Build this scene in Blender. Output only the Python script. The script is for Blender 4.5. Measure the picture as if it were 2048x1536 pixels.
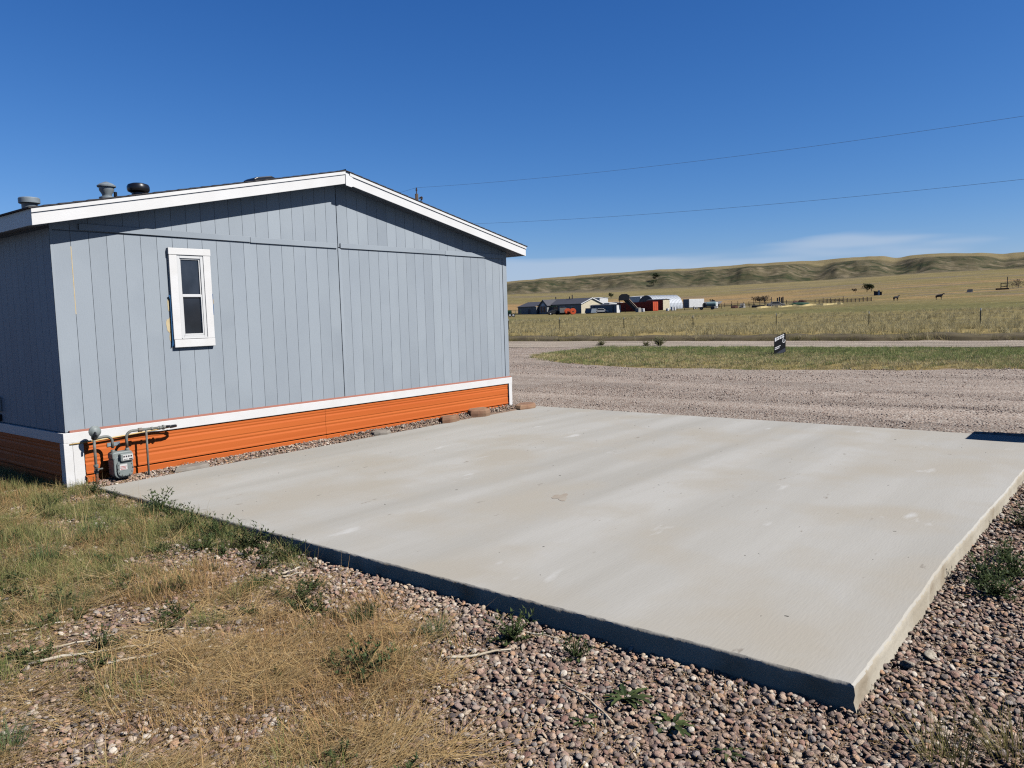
import bpy, math, random
import numpy as np
from mathutils import Matrix, Vector, Euler

for _o in list(bpy.data.objects):
    bpy.data.objects.remove(_o, do_unlink=True)
SC = bpy.context.scene
COL = SC.collection
PI = math.pi
R = math.radians
random.seed(11)
RNG = np.random.default_rng(5)

# ------------------------------------------------------------------ camera
CAM = np.array([-3.683, -9.642, 1.860])
YAW, PITCH, ROLL, FPX = 0.68024, -0.0880, -0.02896, 1553.4     # focal length in pixels of a 2048 wide frame
_F = np.array([math.cos(PITCH) * math.cos(YAW), math.cos(PITCH) * math.sin(YAW), math.sin(PITCH)])
_r = np.array([math.sin(YAW), -math.cos(YAW), 0.0])
_u = np.cross(_r, _F)
_RT = math.cos(ROLL) * _r + math.sin(ROLL) * _u
_UP = -math.sin(ROLL) * _r + math.cos(ROLL) * _u
cam_data = bpy.data.cameras.new('camera')
cam = bpy.data.objects.new('camera', cam_data)
COL.objects.link(cam)
cam.matrix_world = Matrix(((_RT[0], _UP[0], -_F[0], CAM[0]), (_RT[1], _UP[1], -_F[1], CAM[1]),
                           (_RT[2], _UP[2], -_F[2], CAM[2]), (0, 0, 0, 1)))
cam_data.sensor_width = 36.0
cam_data.lens = FPX / 2048 * 36.0
cam_data.clip_start = 0.05
cam_data.clip_end = 20000
SC.camera = cam

# ------------------------------------------------------------------ sky, sun, exposure
SUN = Vector((0.33, -1.0, 1.0)).normalized()
SUN_EL = math.asin(SUN.z)
SUN_AZ = math.atan2(SUN.x, SUN.y)
world = bpy.data.worlds.new('World')
SC.world = world
world.use_nodes = True
wt = world.node_tree
for n in list(wt.nodes):
    wt.nodes.remove(n)


def N(t, typ, **kw):
    n = t.nodes.new(typ)
    for k, v in kw.items():
        if hasattr(n, k):
            setattr(n, k, v)
        else:
            n.inputs[k.replace('_', ' ').title() if k not in n.inputs else k].default_value = v
    return n


wout = N(wt, 'ShaderNodeOutputWorld')
wbg = N(wt, 'ShaderNodeBackground')
wbg.inputs['Strength'].default_value = 0.1
sky = N(wt, 'ShaderNodeTexSky')
sky.sky_type = 'NISHITA'
sky.sun_disc = False
sky.sun_elevation = SUN_EL
sky.sun_rotation = SUN_AZ
sky.altitude = 900
sky.air_density = 1.0
sky.dust_density = 0.25
sky.ozone_density = 3.0
# thin cloud bank lying low over the horizon, broken by noise
tc = N(wt, 'ShaderNodeTexCoord')
sep = N(wt, 'ShaderNodeSeparateXYZ')
wt.links.new(tc.outputs['Generated'], sep.inputs[0])
mp = N(wt, 'ShaderNodeMapping')
mp.inputs['Scale'].default_value = (1.0, 1.0, 9.0)
mp.inputs['Location'].default_value = (7.7, 3.3, 0.1)
wt.links.new(tc.outputs['Generated'], mp.inputs[0])
cn = N(wt, 'ShaderNodeTexNoise')
cn.inputs['Scale'].default_value = 2.2
cn.inputs['Detail'].default_value = 3.5
cn.inputs['Roughness'].default_value = 0.42
wt.links.new(mp.outputs[0], cn.inputs['Vector'])
# height limit of the bank varies with the noise
lim = N(wt, 'ShaderNodeMath', operation='MULTIPLY_ADD')
wt.links.new(cn.outputs['Fac'], lim.inputs[0])
lim.inputs[1].default_value = 0.20
lim.inputs[2].default_value = -0.044
dif = N(wt, 'ShaderNodeMath', operation='SUBTRACT')
wt.links.new(lim.outputs[0], dif.inputs[0])
wt.links.new(sep.outputs['Z'], dif.inputs[1])
cm = N(wt, 'ShaderNodeMapRange')
cm.interpolation_type = 'SMOOTHSTEP'
cm.inputs['From Min'].default_value = -0.004
cm.inputs['From Max'].default_value = 0.016
cm.inputs['To Max'].default_value = 0.7
wt.links.new(dif.outputs[0], cm.inputs['Value'])
# the clear dry air of the high plains: deeper blue than the sky model alone
ssp = N(wt, 'ShaderNodeSeparateColor'); scb = N(wt, 'ShaderNodeCombineColor')
wt.links.new(sky.outputs[0], ssp.inputs[0])
for i, (gain, power) in enumerate(((0.25, 1.58), (0.585, 1.13), (1.33, 0.87))):
    pw = N(wt, 'ShaderNodeMath', operation='POWER'); pw.inputs[1].default_value = power
    gn = N(wt, 'ShaderNodeMath', operation='MULTIPLY'); gn.inputs[1].default_value = gain
    wt.links.new(ssp.outputs[i], pw.inputs[0]); wt.links.new(pw.outputs[0], gn.inputs[0]); wt.links.new(gn.outputs[0], scb.inputs[i])
cmix = N(wt, 'ShaderNodeMix', data_type='RGBA')
wt.links.new(cm.outputs[0], cmix.inputs['Factor'])
wt.links.new(scb.outputs[0], cmix.inputs['A'])
cmix.inputs['B'].default_value = (4.5, 5.6, 7.2, 1)
wt.links.new(cmix.outputs['Result'], wbg.inputs['Color'])
wt.links.new(wbg.outputs[0], wout.inputs['Surface'])

sun_data = bpy.data.lights.new('sun', 'SUN')
sun_data.energy = 4.4
sun_data.angle = R(0.53)
sun_data.color = (1.0, 0.975, 0.945)
sun = bpy.data.objects.new('sun', sun_data)
COL.objects.link(sun)
sun.rotation_euler = (-SUN).to_track_quat('-Z', 'Y').to_euler()
sun.location = (0, 0, 30)
SC.view_settings.view_transform = 'Standard'
SC.view_settings.look = 'None'
SC.view_settings.exposure = 0.0
SC.view_settings.gamma = 1.0
SC.view_settings.use_curve_mapping = False
SC.cycles.max_bounces = 6
SC.cycles.use_fast_gi = True            # fast global illumination: keeps the deep shade of the clear dry air
SC.cycles.fast_gi_method = 'REPLACE'
SC.cycles.ao_bounces_render = 1
world.light_settings.ao_factor = 0.27
world.light_settings.distance = 5.0
SC.cycles.use_denoising = False
SC.cycles.filter_width = 1.2
SC.cycles.sample_clamp_indirect = 4.0
SC.cycles.transparent_max_bounces = 6


# ------------------------------------------------------------------ helpers
def lin(r, g, b):
    f = lambda c: (c / 255 / 12.92) if c <= 10.3 else ((c / 255 + 0.055) / 1.055) ** 2.4
    return (f(r), f(g), f(b))


def _hash(ix, iy, seed):
    h = (ix.astype(np.int64) * 374761393 + iy.astype(np.int64) * 668265263 + seed * 974711) & 0x7fffffff
    h = ((h ^ (h >> 13)) * 1274126177) & 0x7fffffff
    return ((h ^ (h >> 16)) & 0xffff) / 65535.0


def vnoise(x, y, seed=0):
    x = np.asarray(x, float); y = np.asarray(y, float)
    ix = np.floor(x); iy = np.floor(y)
    fx = x - ix; fy = y - iy
    fx = fx * fx * (3 - 2 * fx); fy = fy * fy * (3 - 2 * fy)
    a = _hash(ix, iy, seed); b = _hash(ix + 1, iy, seed); c = _hash(ix, iy + 1, seed); d = _hash(ix + 1, iy + 1, seed)
    return (a * (1 - fx) + b * fx) * (1 - fy) + (c * (1 - fx) + d * fx) * fy


def fbm(x, y, seed=0, octv=4):
    s = 0; a = 0.5; t = 0
    for i in range(octv):
        s = s + a * vnoise(x * 2 ** i, y * 2 ** i, seed + i * 17); t += a; a *= 0.5
    return s / t


def sst(a, b, x):
    t = np.clip((np.asarray(x, float) - a) / (b - a), 0, 1)
    return t * t * (3 - 2 * t)


class MB:
    """collects shapes into one mesh"""
    def __init__(self):
        self.v = []; self.f = []

    def add(self, vs, fs, M=None):
        n = len(self.v)
        if M is not None:
            vs = [M @ Vector(p) for p in vs]
        self.v += [tuple(p) for p in vs]
        self.f += [tuple(i + n for i in f) for f in fs]
        return self

    def box(self, x0, x1, y0, y1, z0, z1, M=None):
        vs = [(x0, y0, z0), (x1, y0, z0), (x1, y1, z0), (x0, y1, z0), (x0, y0, z1), (x1, y0, z1), (x1, y1, z1), (x0, y1, z1)]
        return self.add(vs, [(0, 3, 2, 1), (4, 5, 6, 7), (0, 1, 5, 4), (1, 2, 6, 5), (2, 3, 7, 6), (3, 0, 4, 7)], M)

    def prism(self, pts, a0, a1, axis='y', M=None):
        """2-D outline extruded along an axis; pts are (x,z) for y, (y,z) for x, (x,y) for z"""
        n = len(pts)
        def P(p, a):
            return {'y': (p[0], a, p[1]), 'x': (a, p[0], p[1]), 'z': (p[0], p[1], a)}[axis]
        vs = [P(p, a0) for p in pts] + [P(p, a1) for p in pts]
        fs = [tuple(range(n)), tuple(range(2 * n - 1, n - 1, -1))]
        for i in range(n):
            j = (i + 1) % n
            fs.append((i, i + n, j + n, j))
        return self.add(vs, fs, M)

    def tube(self, pts, r, n=8, caps=True, M=None):
        pts = [Vector(p) for p in pts]
        rs = r if isinstance(r, (list, tuple)) else [r] * len(pts)
        vs = []; prev = None
        for i, p in enumerate(pts):
            d = (pts[min(i + 1, len(pts) - 1)] - pts[max(i - 1, 0)])
            d = d.normalized() if d.length > 1e-9 else Vector((0, 0, 1))
            if prev is None:
                a = Vector((0, 0, 1)) if abs(d.z) < 0.9 else Vector((1, 0, 0))
                e1 = d.cross(a).normalized()
            else:
                e1 = (prev - d * prev.dot(d)).normalized()
            prev = e1
            e2 = d.cross(e1)
            for k in range(n):
                t = 2 * PI * k / n
                vs.append(p + (e1 * math.cos(t) + e2 * math.sin(t)) * rs[i])
        fs = []
        for i in range(len(pts) - 1):
            for k in range(n):
                fs.append((i * n + k, i * n + (k + 1) % n, (i + 1) * n + (k + 1) % n, (i + 1) * n + k))
        if caps:
            fs.append(tuple(range(n - 1, -1, -1)))
            fs.append(tuple((len(pts) - 1) * n + k for k in range(n)))
        return self.add(vs, fs, M)

    def lathe(self, prof, c=(0, 0, 0), axis='z', n=16, M=None):
        """prof: (radius, height) from one end to the other"""
        vs = []
        for r, h in prof:
            for k in range(n):
                t = 2 * PI * k / n
                a, b = r * math.cos(t), r * math.sin(t)
                p = {'z': (a, b, h), 'y': (a, h, b), 'x': (h, a, b)}[axis]
                vs.append((p[0] + c[0], p[1] + c[1], p[2] + c[2]))
        fs = []
        for i in range(len(prof) - 1):
            for k in range(n):
                fs.append((i * n + k, i * n + (k + 1) % n, (i + 1) * n + (k + 1) % n, (i + 1) * n + k))
        fs.append(tuple(range(n - 1, -1, -1)))
        fs.append(tuple((len(prof) - 1) * n + k for k in range(n)))
        return self.add(vs, fs, M)

    def mesh(self, name, mat, smooth=False):
        me = bpy.data.meshes.new(name)
        me.from_pydata(self.v, [], self.f)
        if smooth:
            me.polygons.foreach_set('use_smooth', [True] * len(me.polygons))
        me.materials.append(mat)
        me.update()
        return me

    def build(self, name, mat, parent=None, loc=(0, 0, 0), rot=(0, 0, 0), smooth=False, bevel=0, recalc=True):
        me = self.mesh(name, mat, smooth)
        if recalc:
            import bmesh
            bm = bmesh.new(); bm.from_mesh(me)
            bmesh.ops.recalc_face_normals(bm, faces=bm.faces)
            bm.to_mesh(me); bm.free()
        return obj(name, me, parent, loc, rot, bevel, smooth)


def obj(name, me, parent=None, loc=(0, 0, 0), rot=(0, 0, 0), bevel=0, smooth=False):
    o = bpy.data.objects.new(name, me)
    COL.objects.link(o)
    o.location = loc; o.rotation_euler = rot
    if parent is not None:
        o.parent = parent
    if bevel:
        b = o.modifiers.new('edge', 'BEVEL'); b.width = bevel; b.segments = 2; b.limit_method = 'ANGLE'; b.angle_limit = R(40)
    if smooth == 'edge':
        e = o.modifiers.new('split', 'EDGE_SPLIT'); e.split_angle = R(38)
    return o


def tag(o, label=None, cat=None, group=None, kind=None):
    if label: o['label'] = label
    if cat: o['category'] = cat
    if group: o['group'] = group
    if kind: o['kind'] = kind
    return o


def thing(name, label, cat, loc=(0, 0, 0), rotz=0.0, group=None):
    o = bpy.data.objects.new(name, None)
    o.empty_display_size = 0.2
    COL.objects.link(o)
    o.location = loc; o.rotation_euler = (0, 0, rotz)
    return tag(o, label, cat, group)


def copy_thing(root, loc, rotz, label, group=None):
    r = root.copy(); COL.objects.link(r); r.location = loc; r.rotation_euler = (0, 0, rotz)
    r['label'] = label
    if group: r['group'] = group
    for ch in list(root.children):
        c = ch.copy(); COL.objects.link(c); c.parent = r
        for g in list(ch.children):
            d = g.copy(); COL.objects.link(d); d.parent = c
    return r


# ------------------------------------------------------------------ materials
_M = {}


def mat(name, c1, c2=None, scale=3.0, stretch=(1, 1, 1), detail=5, rough=0.7, rough2=None, bump=0.0, bscale=60.0, bstretch=None,
        lo=0.35, hi=0.65, metal=0.0, spec=0.5, per='none', jitter=0.0, dirt=None, dscale=2.0, dlo=0.55, dhi=0.75, coord='Object', fleck=False):
    """noise-mixed principled material; dirt adds a second, larger patch colour"""
    if name in _M: return _M[name]
    m = bpy.data.materials.new(name); m.use_nodes = True; _M[name] = m
    t = m.node_tree
    bs = t.nodes['Principled BSDF']
    tcn = N(t, 'ShaderNodeTexCoord')
    oi = N(t, 'ShaderNodeObjectInfo')
    sc = N(t, 'ShaderNodeVectorMath', operation='SCALE'); 
    cx = N(t, 'ShaderNodeCombineXYZ')
    for i in range(3): t.links.new(oi.outputs['Random'], cx.inputs[i])
    t.links.new(cx.outputs[0], sc.inputs[0]); sc.inputs['Scale'].default_value = 37.0
    ad = N(t, 'ShaderNodeVectorMath', operation='ADD')
    t.links.new(tcn.outputs[coord], ad.inputs[0]); t.links.new(sc.outputs[0], ad.inputs[1])
    def noise(s, st, det=5):
        mpn = N(t, 'ShaderNodeMapping'); mpn.inputs['Scale'].default_value = st
        t.links.new(ad.outputs[0], mpn.inputs[0])
        nn = N(t, 'ShaderNodeTexNoise'); nn.inputs['Scale'].default_value = s; nn.inputs['Detail'].default_value = det
        t.links.new(mpn.outputs[0], nn.inputs['Vector'])
        return nn
    def rng(sock, a, b):
        mr = N(t, 'ShaderNodeMapRange'); mr.inputs['From Min'].default_value = a; mr.inputs['From Max'].default_value = b
        t.links.new(sock, mr.inputs['Value']); return mr.outputs[0]
    def mix(f, a, b):
        mx = N(t, 'ShaderNodeMix', data_type='RGBA')
        t.links.new(f, mx.inputs['Factor'])
        for s, k in ((a, 'A'), (b, 'B')):
            if isinstance(s, tuple): mx.inputs[k].default_value = (*s[:3], 1)
            else: t.links.new(s, mx.inputs[k])
        return mx.outputs['Result']
    col = None
    if c2 is not None:
        nz = noise(scale, stretch, detail)
        fac = rng(nz.outputs['Fac'], lo, hi)
        col = mix(fac, c1, c2)
        if rough2 is not None:
            mr = N(t, 'ShaderNodeMapRange'); mr.inputs['To Min'].default_value = rough; mr.inputs['To Max'].default_value = rough2
            t.links.new(fac, mr.inputs['Value']); t.links.new(mr.outputs[0], bs.inputs['Roughness'])
    if dirt is not None:
        nz2 = noise(dscale, (1, 1, 1), 6)
        f2 = rng(nz2.outputs['Fac'], dlo, dhi)
        col = mix(f2, col if col is not None else c1, dirt)
    if fleck:        # dried pale splashes and a few dark specks
        for sc_, a_, b_, cc in ((2.6, .66, .74, lin(218, 216, 210)), (7.0, .71, .76, lin(166, 158, 146))):
            nz3 = noise(sc_, (.5, 1.2, 1), 8)
            col = mix(rng(nz3.outputs['Fac'], a_, b_), col, cc)
    if jitter:
        hs = N(t, 'ShaderNodeHueSaturation')
        mr = N(t, 'ShaderNodeMapRange'); mr.inputs['To Min'].default_value = 1 - jitter; mr.inputs['To Max'].default_value = 1 + jitter
        t.links.new(oi.outputs['Random'], mr.inputs['Value']); t.links.new(mr.outputs[0], hs.inputs['Value'])
        if col is None: hs.inputs['Color'].default_value = (*c1, 1)
        else: t.links.new(col, hs.inputs['Color'])
        col = hs.outputs[0]
    if col is None: bs.inputs['Base Color'].default_value = (*c1, 1)
    else: t.links.new(col, bs.inputs['Base Color'])
    if rough2 is None or c2 is None: bs.inputs['Roughness'].default_value = rough
    bs.inputs['Metallic'].default_value = metal
    bs.inputs['Specular IOR Level'].default_value = spec
    if bump:
        nb = noise(bscale, bstretch or stretch, 6)
        b = N(t, 'ShaderNodeBump'); b.inputs['Strength'].default_value = bump; b.inputs['Distance'].default_value = 0.01
        t.links.new(nb.outputs['Fac'], b.inputs['Height']); t.links.new(b.outputs[0], bs.inputs['Normal'])
    return m


def blade_mat(name, cols, trans=0.35, rough=0.6, source='island', obj_jit=0.25):
    """plant material: colour per blade (mesh island) or per plant, part of the light passes through"""
    if name in _M: return _M[name]
    m = bpy.data.materials.new(name); m.use_nodes = True; _M[name] = m
    t = m.node_tree
    bs = t.nodes['Principled BSDF']; out = t.nodes['Material Output']
    ge = N(t, 'ShaderNodeNewGeometry'); oi = N(t, 'ShaderNodeObjectInfo')
    a = N(t, 'ShaderNodeMath', operation='MULTIPLY_ADD')
    t.links.new(oi.outputs['Random'], a.inputs[0]); a.inputs[1].default_value = 0.45
    b = N(t, 'ShaderNodeMath', operation='MULTIPLY'); b.inputs[1].default_value = 0.55
    t.links.new(ge.outputs['Random Per Island'], b.inputs[0]); t.links.new(b.outputs[0], a.inputs[2])
    cr = N(t, 'ShaderNodeValToRGB')
    e = cr.color_ramp.elements
    while len(e) < len(cols): e.new(0.5)
    for i, c in enumerate(cols):
        e[i].position = i / (len(cols) - 1) if len(cols) > 1 else 0; e[i].color = (*c, 1)
    t.links.new(a.outputs[0], cr.inputs['Fac'])
    t.links.new(cr.outputs['Color'], bs.inputs['Base Color'])
    bs.inputs['Roughness'].default_value = rough; bs.inputs['Specular IOR Level'].default_value = 0.25
    tr = N(t, 'ShaderNodeBsdfTranslucent'); t.links.new(cr.outputs['Color'], tr.inputs['Color'])
    mx = N(t, 'ShaderNodeMixShader'); mx.inputs[0].default_value = trans
    t.links.new(bs.outputs[0], mx.inputs[1]); t.links.new(tr.outputs[0], mx.inputs[2]); t.links.new(mx.outputs[0], out.inputs['Surface'])
    return m


def stone_mat(name, cols):
    if name in _M: return _M[name]
    m = bpy.data.materials.new(name); m.use_nodes = True; _M[name] = m
    t = m.node_tree; bs = t.nodes['Principled BSDF']
    oi = N(t, 'ShaderNodeObjectInfo')
    cr = N(t, 'ShaderNodeValToRGB'); cr.color_ramp.interpolation = 'LINEAR'
    e = cr.color_ramp.elements
    while len(e) < len(cols): e.new(0.5)
    for i, c in enumerate(cols):
        e[i].position = i / (len(cols) - 1); e[i].color = (*c, 1)
    t.links.new(oi.outputs['Random'], cr.inputs['Fac'])
    tcn = N(t, 'ShaderNodeTexCoord')
    nn = N(t, 'ShaderNodeTexNoise'); nn.inputs['Scale'].default_value = 2.3; nn.inputs['Detail'].default_value = 6
    t.links.new(tcn.outputs['Object'], nn.inputs['Vector'])
    mr = N(t, 'ShaderNodeMapRange'); mr.inputs['To Min'].default_value = 0.62; mr.inputs['To Max'].default_value = 1.35
    t.links.new(nn.outputs['Fac'], mr.inputs['Value'])
    hs = N(t, 'ShaderNodeHueSaturation'); t.links.new(cr.outputs[0], hs.inputs['Color']); t.links.new(mr.outputs[0], hs.inputs['Value'])
    t.links.new(hs.outputs[0], bs.inputs['Base Color'])
    bs.inputs['Roughness'].default_value = 0.75; bs.inputs['Specular IOR Level'].default_value = 0.3
    b = N(t, 'ShaderNodeBump'); b.inputs['Strength'].default_value = 0.35; b.inputs['Distance'].default_value = 0.05
    n2 = N(t, 'ShaderNodeTexNoise'); n2.inputs['Scale'].default_value = 9; n2.inputs['Detail'].default_value = 5
    t.links.new(tcn.outputs['Object'], n2.inputs['Vector']); t.links.new(n2.outputs['Fac'], b.inputs['Height']); t.links.new(b.outputs[0], bs.inputs['Normal'])
    return m


# ------------------------------------------------------------------ instanced ground cover
def source_mesh(name, mb_or_me, m=None, smooth=False):
    me = mb_or_me if isinstance(mb_or_me, bpy.types.Mesh) else mb_or_me.mesh(name, m, smooth)
    return bpy.data.objects.new(name, me)


def scatter(name, pts, rot, scl, sources, label=None, parent=None):
    """one object of ground cover: many small pieces standing on the given points"""
    c = bpy.data.collections.new(name + '_pieces')
    for s in sources: c.objects.link(s)
    n = len(pts)
    me = bpy.data.meshes.new(name)
    me.vertices.add(n)
    me.vertices.foreach_set('co', np.asarray(pts, np.float32).ravel())
    a = me.attributes.new('rot', 'FLOAT_VECTOR', 'POINT'); a.data.foreach_set('vector', np.asarray(rot, np.float32).ravel())
    a = me.attributes.new('scl', 'FLOAT_VECTOR', 'POINT')
    scl = np.asarray(scl, np.float32)
    if scl.ndim == 1: scl = np.repeat(scl[:, None], 3, 1)
    a.data.foreach_set('vector', scl.ravel())
    a = me.attributes.new('idx', 'INT', 'POINT'); a.data.foreach_set('value', RNG.integers(0, len(sources), n).astype(np.int32))
    ng = bpy.data.node_groups.new(name + '_nodes', 'GeometryNodeTree')
    ng.interface.new_socket('Geometry', in_out='INPUT', socket_type='NodeSocketGeometry')
    ng.interface.new_socket('Geometry', in_out='OUTPUT', socket_type='NodeSocketGeometry')
    gi = ng.nodes.new('NodeGroupInput'); go = ng.nodes.new('NodeGroupOutput')
    ip = ng.nodes.new('GeometryNodeInstanceOnPoints')
    ci = ng.nodes.new('GeometryNodeCollectionInfo'); ci.inputs['Collection'].default_value = c
    ci.inputs['Separate Children'].default_value = True; ci.inputs['Reset Children'].default_value = True
    def na(nm, ty):
        x = ng.nodes.new('GeometryNodeInputNamedAttribute'); x.data_type = ty; x.inputs['Name'].default_value = nm
        return [s for s in x.outputs if s.enabled and s.name == 'Attribute'][0]
    ng.links.new(gi.outputs[0], ip.inputs['Points'])
    ng.links.new(ci.outputs[0], ip.inputs['Instance'])
    ip.inputs['Pick Instance'].default_value = True
    ng.links.new(na('idx', 'INT'), ip.inputs['Instance Index'])
    er = ng.nodes.new('FunctionNodeEulerToRotation')
    ng.links.new(na('rot', 'FLOAT_VECTOR'), er.inputs[0]); ng.links.new(er.outputs[0], ip.inputs['Rotation'])
    ng.links.new(na('scl', 'FLOAT_VECTOR'), ip.inputs['Scale'])
    ng.links.new(ip.outputs[0], go.inputs[0])
    o = obj(name, me, parent)
    md = o.modifiers.new('pieces', 'NODES'); md.node_group = ng
    tag(o, label, None, None, 'stuff')
    return o


def pebble_mesh(name, seed, m, sub=2, sharp=0.0):
    import bmesh
    bm = bmesh.new()
    bmesh.ops.create_icosphere(bm, subdivisions=sub, radius=0.5)
    rs = np.random.default_rng(seed)
    sx, sy, sz = 1.0, rs.uniform(0.58, 0.95), rs.uniform(0.30, 0.62)
    ax = [Vector(rs.normal(size=3)).normalized() for _ in range(7)]
    am = rs.uniform(0.02, 0.16 + sharp, 7)
    for v in bm.verts:
        d = v.co.normalized(); k = 1.0
        for a_, b_ in zip(ax, am):
            t = d.dot(a_)
            if t > 0.45: k -= b_ * (t - 0.45) * 1.6       # flattened facets
        v.co = Vector((d.x * sx, d.y * sy, d.z * sz)) * 0.5 * k
    me = bpy.data.meshes.new(name); bm.to_mesh(me); bm.free()
    me.polygons.foreach_set('use_smooth', [True] * len(me.polygons))
    me.materials.append(m)
    return me


def blade(mb, base, az, lean, length, width, droop, seg=3):
    """a tapered curved grass blade"""
    b = Vector(base); h = Vector((math.cos(az), math.sin(az), 0)); s = Vector((-h.y, h.x, 0))
    vs = []; p = b.copy(); ang = lean
    for i in range(seg + 1):
        w = width * (1 - i / seg) ** 0.8
        if i < seg:
            vs += [p - s * w * .5, p + s * w * .5]
        else:
            vs += [p]
        d = h * math.sin(ang) + Vector((0, 0, 1)) * math.cos(ang)
        p = p + d * (length / seg); ang += droop / seg
        if p.z < 0.002: p.z = 0.002
    fs = [(2 * i, 2 * i + 1, 2 * i + 3, 2 * i + 2) for i in range(seg - 1)] + [(2 * seg - 2, 2 * seg - 1, 2 * seg)]
    mb.add(vs, fs)


def grass_clump(name, seed, m, n, rad, l0, l1, w, lean, droop, seg=3):
    rd = random.Random(seed); mb = MB()
    for _ in range(n):
        a = rd.uniform(0, 2 * PI); q = rad * math.sqrt(rd.random())
        blade(mb, (q * math.cos(a), q * math.sin(a), -0.005), a + rd.uniform(-1.4, 1.4), abs(rd.gauss(lean, lean * .5)), rd.uniform(l0, l1),
              w * rd.uniform(.6, 1.3), rd.uniform(0, droop), seg)
    return source_mesh(name, mb, m)

# ------------------------------------------------------------------ terrain heights
SLAB = (0.14, 8.72, -8.62, -0.40, 0.03)     # x0 x1 y0 y1 top


def bearing(px):
    """compass bearing (radians) of a column of the 2048 px wide view"""
    return YAW - math.atan((px - 1024) / FPX)


def rise(px, off):
    """slope of a sight line off px above the level line"""
    return off / math.sqrt(FPX ** 2 + (px - 1024) ** 2)


_BPX = np.array([1010, 1100, 1200, 1316, 1400, 1500, 1600, 1700, 1760, 1850, 1950, 2048, 2300])
_BAZ = np.array([bearing(p) for p in _BPX])[::-1]
_CREST = np.array([rise(p, o) for p, o in zip(_BPX, [66, 72, 77, 82, 83.5, 88, 91, 95, 96.5, 98, 97, 97, 95])])[::-1]
_FOOT = np.array([rise(p, o) for p, o in zip(_BPX, [40, 42, 44, 45, 46, 46, 49, 54, 58, 62, 63, 63, 63])])[::-1]
_RR = np.array([0, 60, 100, 140, 200, 240, 300, 450, 650, 850, 1000])
_ZL = np.array([0, 0, 0.35, 0.75, 1.2, 1.7, 2.6, 5.6, 12.2, 21.5, 29.0])
_ZR = np.array([0, 0, 0.45, 0.95, 2.3, 3.3, 5.4, 10.8, 19.5, 28.5, 36.5])
_GULLY = [(1118, 26, 9), (1205, 22, 7), (1290, 20, 8), (1372, 26, 10), (1462, 30, 12), (1545, 22, 8), (1632, 30, 18), (1706, 16, 6), (1793, 34, 17),
          (1900, 22, 7), (2003, 34, 16), (2110, 40, 14), (2240, 50, 16), (950, 40, 12), (840, 50, 14)]


def far_height(x, y):
    dx = x - CAM[0]; dy = y - CAM[1]
    r = np.hypot(dx, dy); az = np.arctan2(dy, dx)
    w = sst(R(-95), R(-40), az) * (1 - sst(R(95), R(140), az))
    t = sst(R(4), R(34), az)
    zt = np.interp(r, _RR, _ZL) * t + np.interp(r, _RR, _ZR) * (1 - t)
    foot = np.interp(az, _BAZ, _FOOT); crest = np.interp(az, _BAZ, _CREST)
    nz = fbm(az * 22, az * 0 + 2.0, 3, 4)
    rc = 1190 + 150 * (nz - 0.5)
    low = np.zeros_like(az); back = np.zeros_like(az)
    for p, wd, dep in _GULLY:
        wob = 0.007 * np.sin(r / 90.0 + p)
        g = np.exp(-((az - bearing(p) + wob) / (1.25 * wd / FPX)) ** 2)
        low = low + g * dep; back = back + g * dep * (13 if p > 1600 else 7)
    crest = crest - rise(1793, 5) * np.exp(-((az - bearing(1795)) / .012) ** 2) - rise(2003, 3) * np.exp(-((az - bearing(2003)) / .012) ** 2) - rise(1640, 1.5) * np.exp(-((az - bearing(1640)) / .012) ** 2)
    crest = crest + (fbm(az * 60, az * 0, 19, 3) - .5) * rise(1500, 2.0)
    rc = rc + np.minimum(back, 230)
    rf = 1000 + 50 * (fbm(az * 30, az * 0, 9, 3) - 0.5) - 0.25 * back * 0
    zf = 1.86 + foot * 1000; zc = 1.86 + crest * 0.93 * rc
    u = np.clip((r - rf) / (rc - rf), 0, 1)
    prof = np.where(u < 0.3, u * 0.6, 0.18 + (1 - (1 - np.clip((u - .3) / .7, 0, 1)) ** 1.25) * 0.82)
    zh = zf + (zc - zf) * prof
    ero = (np.abs(fbm(az * 42 + r * 0.002, r * 0.011, 21, 4) - 0.5) * 2)
    zh = zh + (ero - 0.3) * 5.5 * np.sin(u * PI) - low * .2 * np.sin(u * PI)
    plat = 1.86 + crest * (0.93 + 0.07 * sst(0, 420, r - rc)) * r
    zh = np.where(r > rc, np.where(r < 1750, plat, np.minimum(plat, 1.86 + crest * 1750 + (r - 1750) * .01)), zh)
    k = sst(960, 1040, r)
    und = (fbm(x / 60, y / 60, 33, 3) - 0.5) * 1.2 * sst(150, 400, r) * (1 - k)
    return (zt * (1 - k) + zh * k + und) * w


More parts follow.
